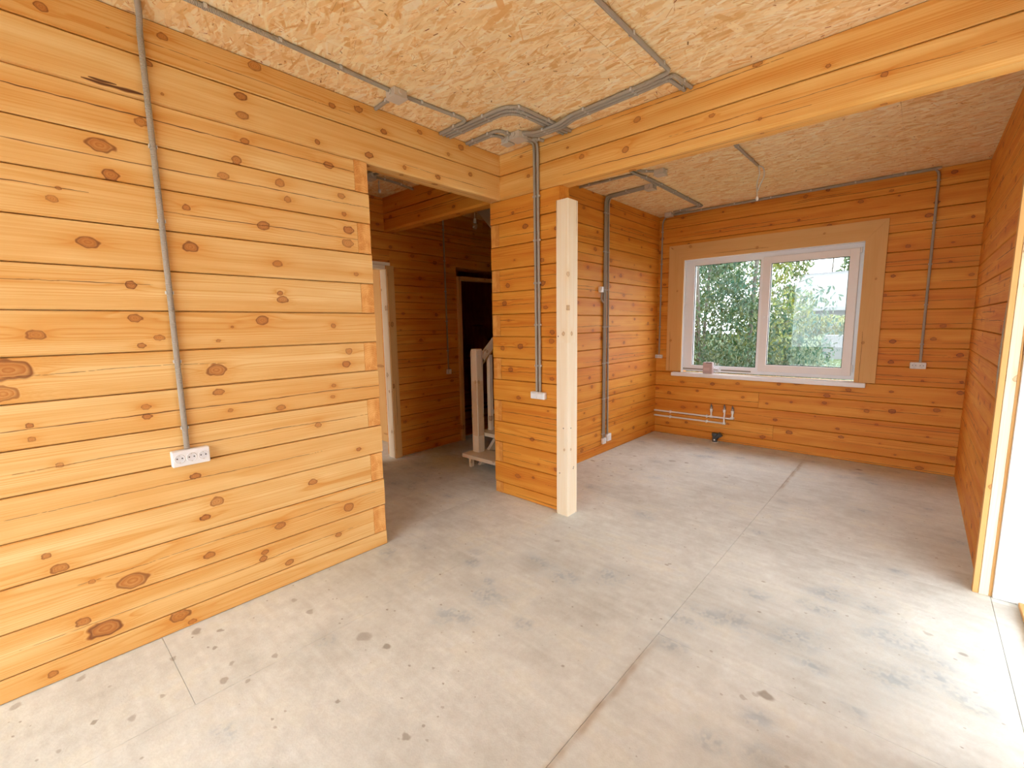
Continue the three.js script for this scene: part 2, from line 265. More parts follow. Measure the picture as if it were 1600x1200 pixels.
const osb = (() => {
  const N = 2048, cv = document.createElement('canvas'); cv.width = cv.height = N; const x = cv.getContext('2d');
  const bv = document.createElement('canvas'); bv.width = bv.height = N; const bx = bv.getContext('2d');
  x.fillStyle = 'rgb(240,206,154)'; x.fillRect(0, 0, N, N); bx.fillStyle = 'rgb(128,128,128)'; bx.fillRect(0, 0, N, N);
  const strand = (cx, cy, L, w, a, fill, hgt, al) => {
    for (const ox of [0, cx < 200 ? N : -N]) for (const oy of [0, cy < 200 ? N : -N]) {
      if ((ox && cx > 200 && cx < N - 200) || (oy && cy > 200 && cy < N - 200)) continue;
      for (const [k, f] of [[x, fill], [bx, `rgba(${hgt},${hgt},${hgt},${al})`]]) {
        k.save(); k.translate(cx + ox, cy + oy); k.rotate(a); k.fillStyle = f; k.beginPath(); const q = w * 0.5;
        k.moveTo(-L / 2, -q * 0.3); k.lineTo(-L * 0.42, -q); k.lineTo(L * 0.4, -q * 0.8); k.lineTo(L / 2, q * 0.2); k.lineTo(L * 0.36, q); k.lineTo(-L * 0.44, q * 0.7); k.closePath(); k.fill(); k.restore();
      }
    }
  };
  const pick = [[252, 234, 192], [250, 226, 178], [247, 218, 166], [244, 210, 154], [239, 198, 136], [228, 176, 108], [253, 238, 206]];
  for (let i = 0; i < 17000; i++) {
    const c = pick[Math.floor(rnd() * pick.length)], j = rr(-8, 8), a = rnd() < 0.78 ? rr(-0.5, 0.5) : rr(-1.6, 1.6), big = rnd();
    strand(rnd() * N, rnd() * N, rr(28, 120), big < 0.3 ? rr(14, 34) : rr(4, 14), a, `rgba(${c[0] + j | 0},${c[1] + j | 0},${c[2] + j | 0},${rr(0.35, 0.85).toFixed(2)})`, Math.floor(rr(90, 175)), 0.6);
    if (rnd() < 0.26) strand(rnd() * N, rnd() * N, rr(10, 60), rr(1.2, 3.2), a + rr(-0.3, 0.3), `rgba(${rr(186, 214) | 0},${rr(122, 150) | 0},${rr(60, 86) | 0},${rr(0.5, 0.9).toFixed(2)})`, 84, 0.8);
    if (rnd() < 0.04) strand(rnd() * N, rnd() * N, rr(6, 26), rr(2, 6), rr(-1.6, 1.6), `rgba(${rr(120, 156) | 0},${rr(64, 88) | 0},${rr(28, 44) | 0},0.85)`, 40, 0.9);
  }
  const mk = (c, s) => { const t = new THREE.CanvasTexture(c); t.wrapS = t.wrapT = THREE.RepeatWrapping; if (s) t.colorSpace = THREE.SRGBColorSpace; return t; };
  return [mk(cv, true), mk(bv, false)];
})();
M.osb = std({ map: osb[0], bumpMap: osb[1], bumpScale: 0.0018, roughness: 0.7 });
const ceiling = structure('ceiling', 'strand board ceiling with pale and brown wood flakes');
function osbPanel(x0, x1, z0, z1, mat = M.osb, y = C) { const g = 0.0005, gg = boxUV(x1 - x0 - 2 * g, 0.018, z1 - z0 - 2 * g, (x0 + x1) / 2, y + 0.009, (z0 + z1) / 2, 0, 2.3); part(ceiling, 'strand_board_panel', gg, mat); }
osbPanel(XL - 0.1, -1.12, -2.6, 0.1); osbPanel(-1.12, 0.62, -1.3, 1.2); osbPanel(-1.12, 0.62, -2.6, -1.3); osbPanel(XL - 0.1, -1.12, 0.1, BACK + 0.2); osbPanel(-1.12, 0.62, 1.2, BACK + 0.2);
osbPanel(XL - 0.1, -0.178, ZW - 0.15, -2.6); osbPanel(-0.178, 0.62, -3.955, -2.6); osbPanel(-0.178, 0.62, ZW - 0.15, -3.955);
osbPanel(-4.1, XL - 0.1, -3.0, -1.2); osbPanel(-4.1, XL - 0.1, ZW - 0.15, -3.0);
{ const m = new THREE.Mesh(new THREE.BoxGeometry(6.2, 0.15, 7.3), std({ color: new THREE.Color(0.3, 0.25, 0.2) })); m.name = 'floor_deck_above'; m.position.set(-1.9, C + 0.1, -1.85); ceiling.add(m); }

// ---------------------------------------------------------------- log walls
const jit = () => rr(-0.0022, 0.0022);
function logs(wall, axis, a0, a1, face, dir, t, o = {}) {
  for (let k = o.k0 ?? 0; k <= (o.k1 ?? 15); k++) {
    let y0 = cy0(k), y1 = cy1(k); if (o.yMin !== undefined) y0 = Math.max(y0, o.yMin); if (o.yMax !== undefined) y1 = Math.min(y1, o.yMax); if (y1 - y0 < 0.012) continue;
    const segs = o.segs ? o.segs(k) : [[a0, a1]];
    for (const [s0, s1] of segs) part(wall, o.name ?? 'log', timber(axis, s0, s1, y0, y1, face + dir * jit(), dir, t, Math.floor(rnd() * 16), { top: k === 15, solidBottom: o.solidBottomAt === k }), M.wood);
  }
}
const stubEnd = (axis, a0, a1, y0, y1, face, dir, t) => {   // the end of a crossing log, showing end grain
  const w = a1 - a0 - 0.003, h = y1 - y0 - 0.0028, g = new RoundedBoxGeometry(axis === 'x' ? w : t, h, axis === 'x' ? t : w, 1, 0.003);
  const f = face - dir * t / 2, m = (a0 + a1) / 2; g.translate(axis === 'x' ? m : f, (y0 + y1) / 2, axis === 'x' ? f : m);
  const p = g.attributes.position, u = g.attributes.uv, q = rnd() * 5, s = rnd() < 0.5 ? 1 : -1;
  for (let i = 0; i < p.count; i++) u.setXY(i, s * ((axis === 'x' ? p.getX(i) : p.getZ(i)) - m) / 0.17 + 0.5, (p.getY(i) - y0) / 0.17 + q);
  return g;
};
// left wall: runs along z, ends at the hall opening; its two top courses bridge the opening
const ZE = -1.413, ZB = -1.331;
const wallLeft = structure('wall_left', 'oiled orange pine log wall carrying the triple socket');
for (let k = 0; k < 16; k++) {
  const o = { u: LWZ / LWL, uSign: -1, Lm: LWL, n: 16, top: k === 15, solidBottom: k === 14, gapTop: k === 13 ? 0.0042 : undefined }, f = XL + jit();
  const end = k >= 14 ? ZP - 0.012 : k % 2 ? ZB : ZE;
  part(wallLeft, 'log', timber('z', end, BACK, cy0(k), cy1(k), f, 1, T, k, o), M.woodLeft);
  if (k < 14 && k % 2) part(wallLeft, 'log_end', stubEnd('z', ZE, ZB, cy0(k), cy1(k), f, 1, T), M.endGrain);
}
// pier: short log wall beside the post, with crossing log ends on its left edge
const pierX0 = XL - T, pierX1 = -1.802;
const pier = structure('wall_pier', 'short orange log wall between hall opening and white post');
for (let k = 0; k < 14; k++) {
  const f = ZP + jit(), even = k % 2 === 0;
  part(pier, 'log', timber('x', even ? pierX0 + 0.085 : pierX0, pierX1, cy0(k), cy1(k), f, 1, T, Math.floor(rnd() * 16), { gapTop: k === 13 ? 0.0042 : undefined }), M.wood);
  if (even) part(pier, 'log_end', stubEnd('x', pierX0, pierX0 + 0.083, cy0(k), cy1(k), f, 1, T), M.endGrainDeep);
}
// beams: two courses under the ceiling
const beamK = thing('ceiling_beam', 'long double log beam spanning the kitchen opening above the white post', 'beam', [0, 0, 0]);
for (const k of [14, 15]) part(beamK, 'log', timber('x', XL, 0.62, cy0(k), cy1(k), ZP + (k === 14 ? 0.004 : 0), 1, T, k === 14 ? 1 : 3, { solidBottom: k === 14, top: k === 15, n: 4, Lm: 3.2, chamfer: k === 14 ? 0.008 : 0.0035 }), M.woodLight);
const beamH = thing('ceiling_beam', 'shadowed double log beam crossing the hall above the stairs', 'beam', [0, 0, 0]);
for (const k of [14, 15]) part(beamH, 'log', timber('x', XH - 0.05, XL - T, cy0(k), cy1(k), ZP, 1, T, k === 14 ? 5 : 11, { solidBottom: k === 14, top: k === 15, chamfer: k === 14 ? 0.008 : 0.0035 }), M.wood);
// kitchen side wall, in line with the left wall
const wallKitchen = structure('wall_kitchen', 'shaded pine log wall with the bundle of grey conduits');
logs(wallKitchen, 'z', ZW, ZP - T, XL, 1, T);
// hall back of that wall is the same logs; window wall with its opening
const wx0 = -2.03, wx1 = -0.412, wy0 = 0.745, wy1 = 2.015;
const wallWindow = structure('wall_window', 'warm pine log wall around the white kitchen window');
{
  const split = { 1: -1.05, 3: -1.2, 5: -1.35 };
  for (let k = 0; k < 16; k++) {
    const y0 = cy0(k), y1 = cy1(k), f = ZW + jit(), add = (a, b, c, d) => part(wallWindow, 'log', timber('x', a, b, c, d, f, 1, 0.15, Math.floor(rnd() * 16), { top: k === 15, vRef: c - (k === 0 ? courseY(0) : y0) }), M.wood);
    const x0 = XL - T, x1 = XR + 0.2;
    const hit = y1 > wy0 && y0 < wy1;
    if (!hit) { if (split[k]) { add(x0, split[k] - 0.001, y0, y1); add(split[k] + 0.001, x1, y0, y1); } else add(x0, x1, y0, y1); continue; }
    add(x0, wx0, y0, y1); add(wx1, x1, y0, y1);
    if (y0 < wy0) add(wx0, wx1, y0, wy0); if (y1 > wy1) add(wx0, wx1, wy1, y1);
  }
}
// right wall beside the kitchen, up to the terrace door
const DJ = -3.045;
const wallRight = structure('wall_right', 'shaded pine log wall between window wall and terrace door');
const DOOR_Z1 = -1.75, DOOR_TOP = 2.16;
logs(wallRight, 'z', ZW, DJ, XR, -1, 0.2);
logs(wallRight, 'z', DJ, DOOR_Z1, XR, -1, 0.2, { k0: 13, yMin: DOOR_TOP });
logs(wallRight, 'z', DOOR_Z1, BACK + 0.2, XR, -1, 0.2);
// wall behind the camera
const wallBack = structure('wall_back', 'log wall behind the viewer with a wide window opening');
{
  const a = -2.24, b = 0.22;
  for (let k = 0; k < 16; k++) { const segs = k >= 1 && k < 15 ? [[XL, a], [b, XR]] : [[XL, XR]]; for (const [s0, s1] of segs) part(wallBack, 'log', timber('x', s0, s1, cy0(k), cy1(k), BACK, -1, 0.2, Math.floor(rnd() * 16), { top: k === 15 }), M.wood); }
}
// hall
const wallHall = structure('wall_hall', 'dark pine log wall at the far side of the hall');
const D1 = [-2.52, -1.95], D2 = [-4.25, -3.36], DH = 1.90;
for (let k = 0; k < 16; k++) {
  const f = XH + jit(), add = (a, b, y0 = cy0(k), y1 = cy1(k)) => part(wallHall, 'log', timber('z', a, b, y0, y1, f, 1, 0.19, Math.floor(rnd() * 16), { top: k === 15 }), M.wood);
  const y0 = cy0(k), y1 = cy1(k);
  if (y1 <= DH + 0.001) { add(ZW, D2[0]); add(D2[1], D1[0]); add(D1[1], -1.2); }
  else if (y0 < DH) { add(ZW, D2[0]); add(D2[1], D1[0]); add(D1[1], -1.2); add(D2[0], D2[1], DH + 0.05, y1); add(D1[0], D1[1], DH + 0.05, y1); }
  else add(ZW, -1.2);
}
const wallCross = structure('wall_cross', 'log wall closing the hall behind the left wall');
logs(wallCross, 'x', XH, XL - T, ZE, -1, 0.082);
const wallStair = structure('wall_stair', 'dark log wall at the back of the stair hall');
logs(wallStair, 'x', XH, XL - T, ZW, 1, 0.15);
const darkRoom = structure('wall_store', 'unlit store room behind the dark doorway');
{
  const W = (w, h, d, x, y, z) => part(darkRoom, 'board_lining', boxUV(w, h, d, 0, 0, 0, 0, null, 5, 16, 3.2, 'y'), M.wood, [x, y, z]);
  W(0.05, 2.6, 3.2, -6.9, 1.26, -4.5); W(2.9, 2.6, 0.05, -5.47, 1.26, -2.93); W(2.9, 2.6, 0.05, -5.47, 1.26, -6.1); W(0.05, 2.6, 1.0, -4.05, 1.26, -5.65); W(2.95, 0.05, 3.2, -5.47, 2.55, -4.5); W(2.95, 0.05, 3.2, -5.47, -0.02, -4.5);
}

const addedVestibule = structure('wall_added_vestibule', 'board lined porch added behind the bright hall doorway to limit its light');  // added enclosure: daylight reaches the jamb but little enters the hall
{
  const W = (w, h, d, x, y, z) => part(addedVestibule, 'board_lining', boxUV(w, h, d, 0, 0, 0, 0, null, 2, 4, 2.4, 'y'), M.casing, [x, y, z]);
  W(0.06, 2.7, 2.9, -5.25, 1.25, -1.5); W(1.2, 2.7, 0.06, -4.64, 1.25, -2.82); W(1.26, 0.06, 2.9, -4.64, 2.57, -1.5); W(1.26, 0.06, 2.9, -4.64, -0.04, -1.5); W(0.06, 2.7, 1.3, -4.0, 1.25, -0.6);
}
// ---------------------------------------------------------------- post, door frames, casings
const post = thing('timber_post', 'white square planed post standing at the end of the pier', 'post', [-1.757, 0, -2.497]);
{
  part(post, 'shaft', boxUV(0.093, 2.11, 0.112, 0, 1.055, 0, 0.003, null, 2, 4, 2.4, 'y'), M.pale);
  const sc = new THREE.CylinderGeometry(0.0045, 0.0045, 0.002, 10); sc.rotateX(Math.PI / 2);
  for (const [x, y] of [[-0.02, 0.30], [0.012, 0.62], [-0.03, 1.24]]) part(post, 'screw_head', sc, M.brass, [x, y, 0.0567]);
  const sd = new THREE.CylinderGeometry(0.0045, 0.0045, 0.002, 10); sd.rotateZ(Math.PI / 2);
  for (const [z, y] of [[-0.01, 0.33], [0.02, 0.62], [-0.015, 0.34]]) part(post, 'screw_head', sd, M.brass, [0.047, y, z]);
}
const jamb = thing('door_jamb', 'pale timber jamb of the bright hall doorway with tan casing', 'door frame', [XH, 0, D1[0]]);
part(jamb, 'jamb_board', boxUV(0.10, 1.87, 0.045, -0.055, 0.935, 0.023, 0.002, null, 0, 4, 2.4, 'y'), M.pale);
part(jamb, 'casing_board', boxUV(0.02, 1.90, 0.075, 0.011, 0.95, 0.008, 0.002, null, 1, 4, 2.4, 'y'), M.casing);
part(jamb, 'head_board', boxUV(0.10, 0.04, 0.52, -0.055, 1.89, 0.308, 0.002, null, 3, 4, 2.4, 'z'), M.pale);
part(jamb, 'head_casing', boxUV(0.022, 0.028, 0.58, 0.012, 1.916, 0.30, 0.002, null, 3, 4, 2.4, 'z'), M.pale);
const dframe = thing('door_frame', 'tan frame around the black doorway beside the stairs', 'door frame', [XH, 0, D2[1]]);
part(dframe, 'jamb_board', boxUV(0.06, 1.86, 0.045, 0.0, 0.93, -0.0235, 0.002, null, 1, 4, 2.4, 'y'), M.casing);
part(dframe, 'head_board', boxUV(0.06, 0.045, 0.84, 0.0, 1.84, -0.47, 0.002, null, 3, 4, 2.4, 'z'), M.casing);
// terrace door jamb at the right edge
const tj = thing('terrace_door_frame', 'pale timber door frame post at the right edge of the room', 'door frame', [XR, 0, -3.022]);
part(tj, 'casing_board', boxUV(0.02, 2.16, 0.044, -0.0105, 1.08, 0.0, 0.002, null, 2, 4, 2.4, 'y'), M.casing);
part(tj, 'frame_board', boxUV(0.034, 2.16, 0.044, 0.0175, 1.08, 0.002, 0.003, null, 0, 4, 2.4, 'y'), M.pale);
part(tj, 'edge_strip', boxUV(0.010, 2.16, 0.04, 0.0402, 1.08, 0.0, 0.001, null, 1, 4, 2.4, 'y'), M.casing);
const wj = thing('terrace_door_lining', 'white plastic lining beside the terrace door frame', 'door lining', [0.4785, 0, -3.01]);
part(wj, 'lining_panel', new RoundedBoxGeometry(0.258, 2.14, 0.05, 2, 0.004), M.pvc, [0, 1.072, 0]);
const th = thing('door_threshold', 'weathered brown threshold board of the terrace door', 'threshold', [0.53, 0, -2.37]);
part(th, 'board', boxUV(0.20, 0.02, 1.2, 0, 0.011, 0, 0.003, null, 1, 4, 2.4, 'z'), M.casing);

// ---------------------------------------------------------------- glazing behind the viewer
const window2 = structure('window_2', 'wide white framed window behind the viewer');
{
  const x0 = -2.24, x1 = 0.22, y0 = cy1(0), y1 = cy1(14), z = BACK + 0.1, w = 0.07, f = (a, b, c, d) => part(window2, 'frame_bar', new RoundedBoxGeometry(b - a, d - c, 0.06, 2, 0.005), M.pvc, [(a + b) / 2, (c + d) / 2, z]);
  f(x0, x0 + w, y0, y1); f(x1 - w, x1, y0, y1); f(x0 + w, x1 - w, y1 - w, y1); f(x0 + w, x1 - w, y0, y0 + w); const xm = (x0 + x1) / 2; f(xm - w / 2, xm + w / 2, y0 + w, y1 - w);
  for (const [a, b] of [[x0 + w, xm - w / 2], [xm + w / 2, x1 - w]]) part(window2, 'pane', new THREE.PlaneGeometry(b - a, y1 - y0 - 2 * w), M.glass, [(a + b) / 2, (y0 + y1) / 2, z]);
}
// ---------------------------------------------------------------- window
const window1 = structure('window_1', 'white plastic two-part kitchen window with pine casing');
{
  const zf = ZW - 0.075, bar = (name, x0, x1, y0, y1, z, d, mat = M.pvc, parent = window1) => part(parent, name, new RoundedBoxGeometry(x1 - x0, y1 - y0, d, 2, 0.005), mat, [(x0 + x1) / 2, (y0 + y1) / 2, z]);
  // reveal linings
  const lin = (n, w, h, d, x, y, z) => part(window1, n, new THREE.BoxGeometry(w, h, d), M.pvc, [x, y, z]);
  lin('reveal_panel', 0.008, wy1 - wy0, 0.06, wx0 + 0.005, (wy0 + wy1) / 2, ZW - 0.022); lin('reveal_panel', 0.008, wy1 - wy0, 0.06, wx1 - 0.005, (wy0 + wy1) / 2, ZW - 0.022); lin('reveal_panel', wx1 - wx0 - 0.02, 0.008, 0.06, (wx0 + wx1) / 2, wy1 - 0.005, ZW - 0.022);
  // fixed frame
  const fx0 = wx0 + 0.004, fx1 = wx1 - 0.004, fy0 = 0.765, fy1 = wy1 - 0.004, w = 0.068;
  bar('frame_bar', fx0, fx0 + w + 0.035, fy0, fy1, zf, 0.06); bar('frame_bar', fx1 - w, fx1, fy0, fy1, zf, 0.06); bar('frame_bar', fx0, fx1, fy1 - w, fy1, zf, 0.058); bar('frame_bar', fx0, fx1, fy0, fy0 + w, zf, 0.058); bar('mullion', -1.262, -1.175, fy0, fy1, zf, 0.056);
  // opening sash stands proud
  const sx0 = -1.232, sx1 = -0.452, sy0 = 0.80, sy1 = 1.962, zs = ZW - 0.05, sash = new THREE.Group(); sash.name = 'sash'; window1.add(sash); sash.userData.label = 'opening sash with handle side at the middle';
  const sm_ = std({ color: new THREE.Color(0.84, 0.80, 0.77), roughness: 0.4 });
  bar('sash_bar', sx0, sx0 + 0.072, sy0, sy1, zs, 0.07, sm_, sash); bar('sash_bar', sx1 - 0.072, sx1, sy0, sy1, zs, 0.07, sm_, sash); bar('sash_bar', sx0 + 0.068, sx1 - 0.068, sy1 - 0.068, sy1, zs, 0.068, sm_, sash); bar('sash_bar', sx0 + 0.068, sx1 - 0.068, sy0, sy0 + 0.072, zs, 0.068, sm_, sash);
  const gk = (x0, x1, y0, y1, z, p) => { const t = 0.004; for (const [a, b, c, d] of [[x0 - t, x0 + t, y0, y1], [x1 - t, x1 + t, y0, y1], [x0, x1, y0 - t, y0 + t], [x0, x1, y1 - t, y1 + t]]) part(p, 'gasket', new THREE.BoxGeometry(b - a, d - c, 0.006), M.gasket, [(a + b) / 2, (c + d) / 2, z]); };
  gk(sx0 + 0.074, sx1 - 0.074, sy0 + 0.074, sy1 - 0.07, zs + 0.012, sash);
  part(sash, 'pane', new THREE.PlaneGeometry(sx1 - sx0 - 0.14, sy1 - sy0 - 0.136), M.glass, [(sx0 + sx1) / 2, (sy0 + sy1) / 2 + 0.002, zs + 0.006]);
  part(sash, 'handle_spindle', new THREE.CylinderGeometry(0.008, 0.008, 0.008, 16).rotateX(Math.PI / 2), M.plastic, [sx0 + 0.036, 1.36, zs + 0.039]);
  part(sash, 'hinge', new RoundedBoxGeometry(0.014, 0.07, 0.014, 2, 0.004), M.plastic, [sx1 + 0.008, 0.87, zs + 0.03]); part(sash, 'hinge', new RoundedBoxGeometry(0.014, 0.05, 0.014, 2, 0.004), M.plastic, [sx1 + 0.008, 1.94, zs + 0.03]);
  const gx0 = fx0 + w + 0.037, gx1 = -1.264; gk(gx0, gx1, fy0 + w, fy1 - w, zf + 0.014, window1);
  part(window1, 'pane', new THREE.PlaneGeometry(gx1 - gx0, fy1 - fy0 - 2 * w), M.glass, [(gx0 + gx1) / 2, (fy0 + fy1) / 2, zf + 0.008]);
  part(window1, 'protective_tape', new THREE.BoxGeometry(0.40, 0.014, 0.004), std({ color: new THREE.Color(0.30, 0.25, 0.20), roughness: 0.7 }), [-1.83, 0.79, zf + 0.033]); part(window1, 'protective_tape', new THREE.BoxGeometry(0.30, 0.014, 0.004), std({ color: new THREE.Color(0.30, 0.25, 0.20), roughness: 0.7 }), [-1.45, 0.79, zf + 0.033]);
}
const sill = thing('window_sill', 'white plastic sill under the kitchen window', 'window sill', [-1.225, 0.735, ZW]);
part(sill, 'sill_board', new RoundedBoxGeometry(1.79, 0.03, 0.15, 2, 0.006), M.pvc, [0, 0.0, -0.015]);
part(sill, 'nose', new RoundedBoxGeometry(1.79, 0.042, 0.02, 2, 0.006), M.pvc, [0, -0.006, 0.055]);
// mitred casing boards
const casing = thing('window_casing', 'tan mitred pine boards framing the kitchen window', 'window casing', [0, 0, ZW + 0.003]);
{
  const ox0 = -2.197, ox1 = -0.267, oy1 = 2.178, ix0 = -2.026, ix1 = -0.418, iy1 = 2.012, t = 0.022;
  const mk = (pts, along) => {
    const s = new THREE.Shape(pts.map(([x, y]) => new THREE.Vector2(x, y))), g = new THREE.ExtrudeGeometry(s, { depth: t - 0.004, bevelEnabled: true, bevelSize: 0.002, bevelThickness: 0.002, bevelSegments: 1 }), p = g.attributes.position, u = g.attributes.uv, st = Math.floor(rnd() * 4);
    let m0 = 1e9, m1 = -1e9; for (let i = 0; i < p.count; i++) { const q = along === 'x' ? p.getY(i) : p.getX(i); m0 = Math.min(m0, q); m1 = Math.max(m1, q); }
    for (let i = 0; i < p.count; i++) { const A = along === 'x' ? p.getX(i) : p.getY(i), B = along === 'x' ? p.getY(i) : p.getX(i); u.setXY(i, A / 2.4, (st + 0.04 + 0.92 * (B - m0) / (m1 - m0)) / 4); }
    return g;
  };
  part(casing, 'casing_board', mk([[ox0, 0.762], [ix0 - 0.001, 0.762], [ix0 - 0.001, iy1 - 0.001], [ox0, oy1 - 0.001]], 'y'), M.casing);
  part(casing, 'casing_board', mk([[ix1 + 0.001, 0.752], [ox1, 0.752], [ox1, oy1 - 0.001], [ix1 + 0.001, iy1 - 0.001]], 'y'), M.casing);
  part(casing, 'casing_board', mk([[ix0 + 0.001, iy1], [ix1 - 0.001, iy1], [ox1 - 0.001, oy1], [ox0 + 0.001, oy1]], 'x'), M.casing);
}
const carton = thing('small_carton', 'small pinkish carton standing on the window sill', 'carton', [-1.72, 0.7505, ZW + 0.005]);
part(carton, 'box', new RoundedBoxGeometry(0.10, 0.125, 0.05, 2, 0.003), std({ color: new THREE.Color(0.56, 0.42, 0.40), roughness: 0.7 }), [0, 0.0635, 0]);
part(carton, 'printed_label', new THREE.BoxGeometry(0.06, 0.03, 0.001), std({ color: new THREE.Color(0.66, 0.52, 0.5), roughness: 0.7 }), [-0.01, 0.05, 0.0256]);
part(carton, 'flap', new THREE.BoxGeometry(0.06, 0.012, 0.002), std({ color: new THREE.Color(0.2, 0.16, 0.16), roughness: 0.7 }), [0.01, 0.121, 0.0256]);
const film = thing('plastic_sleeve', 'crumpled clear plastic sleeve beside the carton on the sill', 'plastic sleeve', [-1.635, 0.7505, ZW + 0.0]);
{
  const g = new THREE.PlaneGeometry(0.06, 0.12, 10, 16), p = g.attributes.position; for (let i = 0; i < p.count; i++) p.setZ(i, 0.014 * (vn(p.getX(i) * 60 + 9, p.getY(i) * 60 + 9) - 0.5)); g.translate(0, 0.061, 0); g.computeVertexNormals();
  part(film, 'film', g, new THREE.MeshPhysicalMaterial({ color: new THREE.Color(0.93, 0.96, 1), transmission: 0.8, roughness: 0.25, thickness: 0 }));
}

// ---------------------------------------------------------------- conduits
const RAD = 0.0098;
function tubeGeo(pts, r = RAD, bend = 0.035) {
  const path = new THREE.CurvePath(); let prev = V(...pts[0]);
  for (let i = 1; i < pts.length; i++) {
    const p = V(...pts[i]);
    if (i === pts.length - 1) { path.add(new THREE.LineCurve3(prev, p)); break; }
    const n = V(...pts[i + 1]), din = p.clone().sub(prev), dout = n.clone().sub(p), b = Math.min(bend, din.length() * 0.45, dout.length() * 0.45), a = p.clone().addScaledVector(din.normalize(), -b), c = p.clone().addScaledVector(dout.normalize(), b);
    if (a.distanceTo(prev) > 1e-4) path.add(new THREE.LineCurve3(prev, a)); path.add(new THREE.QuadraticBezierCurve3(a, p, c)); prev = c;
  }
  const len = path.getLength(), seg = Math.max(8, Math.min(120, Math.ceil(len / 0.025))), g = new THREE.TubeGeometry(path, seg, r, 10, false), u = g.attributes.uv;
  for (let i = 0; i < u.count; i++) u.setX(i, u.getX(i) * len / 0.0055);
  return { g, path };
}
const clipGeo = {};
function clipAt(parent, pos, tangent, normal, r, w = 1) {    // a saddle clip: base, two ears
  const k = r.toFixed(4) + w; if (!clipGeo[k]) { const a = new THREE.BoxGeometry(2 * r * w + 0.0048, 0.003, 0.012); a.translate(0, -r + 0.0015, 0); const ears = [-1, 1].map((s) => { const e = new THREE.BoxGeometry(0.0022, r * 1.75, 0.012); e.translate(s * (r * w + 0.0013), -0.12 * r, 0); return e; }); clipGeo[k] = mergeGeometries([a, ...ears]); }
  const m = part(parent, 'clip', clipGeo[k], M.clip), t = tangent.clone().normalize(), n = normal.clone().normalize(), x = n.clone().cross(t); m.matrixAutoUpdate = true;
  m.quaternion.setFromRotationMatrix(new THREE.Matrix4().makeBasis(x, n, t)); m.position.copy(pos);
}
function conduit(label, pts, opt = {}) {
  const base = opt.base ?? pts[pts.length - 1], g = thing('conduit', label, 'conduit', base, opt.group), loc = pts.map((p) => p.map((v, i) => v - base[i])), { g: geo, path } = tubeGeo(loc, opt.r ?? RAD, opt.bend ?? 0.04);
  part(g, 'tube', geo, opt.mat ?? M.conduit);
  const L = path.getLength(), step = opt.step ?? 0.33; for (let s = opt.first ?? step * 0.5; s < L - 0.02; s += step) { const q = s / L, P = path.getPointAt(q), t = path.getTangentAt(q); const n = opt.normal ? V(...(typeof opt.normal === 'function' ? opt.normal(P.clone().add(V(...base))) : opt.normal)) : V(0, -1, 0); if (Math.abs(t.dot(n)) < 0.5) clipAt(g, P, t, n, opt.r ?? RAD); }
  return g;
}
const CY = C - RAD - 0.001, cl = [0, -1, 0];
const nWall = (n) => (P) => (P.y > CY - 0.03 ? cl : n);
// left wall drop to the triple socket
conduit('grey corrugated conduit dropping down the left wall to the triple socket', [[-2.045, CY, -0.40], [XL + 0.05, CY, -0.455], [XL + RAD + 0.002, CY - 0.05, -0.457], [XL + RAD + 0.002, 1.6, -0.459], [XL + RAD + 0.002, 0.812, -0.459]], { r: 0.0108, step: 0.285, first: 0.72, normal: nWall([1, 0, 0]), bend: 0.05 });
// ceiling run along the left wall
conduit('single grey ceiling conduit running along the left wall through a junction box', [[-2.06, CY, 0.6], [-2.072, CY, -0.5], [-2.10, CY, -1.42]], { step: 0.27 });
conduit('short grey ceiling conduit bending from junction box into the left log', [[-2.10, CY, -1.51], [-2.068, CY, -1.93], [XL + 0.004, CY, -1.935]], { step: 0.21 });
conduit('stub of grey conduit from ceiling box into the left wall', [[-2.14, CY, -1.472], [XL + 0.003, CY, -1.483]], { step: 0.13 });
// bundle crossing the corner
[[0, 'outer'], [1, 'middle'], [2, 'inner']].forEach(([i, w]) => conduit(`${w} tube of the triple conduit bundle bending across the ceiling corner`, [[XL + 0.003, CY, -1.96 - i * 0.0285], [-1.74 - i * 0.0285, CY, -1.96 - i * 0.0285], [-1.715 - i * 0.0285, CY, ZP + 0.003]], { step: 0.24, bend: 0.12, group: 'triple bundle across the ceiling corner' }));
conduit('grey conduit from left wall bending into the corner junction box', [[XL + 0.003, CY, -2.157], [-2.03, CY, -2.15], [-2.02, CY, -2.245]], { step: 0.14, bend: 0.05 });
conduit('second grey conduit tucked below it at the corner junction boxes', [[XL + 0.003, CY, -2.183], [-2.10, CY, -2.18], [-2.085, CY, -2.255]], { step: 0.14, bend: 0.04 });
conduit('short conduit stub between small ceiling box and log beam', [[-2.04, CY, -2.37], [-1.94, CY, -2.42], [-1.93, CY, ZP + 0.003]], { step: 0.08, bend: 0.03 });
// along the beam
const CY2 = CY - 2 * RAD - 0.001;
const overRun = (z0, z1) => [[-1.945, CY, -2.285 - z0], [-1.87, CY2, -2.30 - z0], [-1.70, CY2, -2.305 - z0], [-1.60, CY, -2.30 - z0], [-1.10, CY, z1 - 0.012]];
conduit('grey conduit from corner box along beam turning toward the viewer', [...overRun(0, -2.262), [-0.985, CY, -2.255], [-0.985, CY, -1.5], [-0.96, CY, -0.2]], { step: 0.3, bend: 0.06 });
conduit('grey conduit beside the beam ending in the log, farther of the pair', [...overRun(0.027, -2.289), [-0.985, CY, -2.29], [-0.968, CY, ZP + 0.003]], { step: 0.3, bend: 0.09 });
conduit('grey conduit beside the beam ending in the log, nearer of the pair', [...overRun(0.054, -2.318), [-1.02, CY, -2.318], [-1.003, CY, ZP + 0.003]], { step: 0.3, bend: 0.07 });
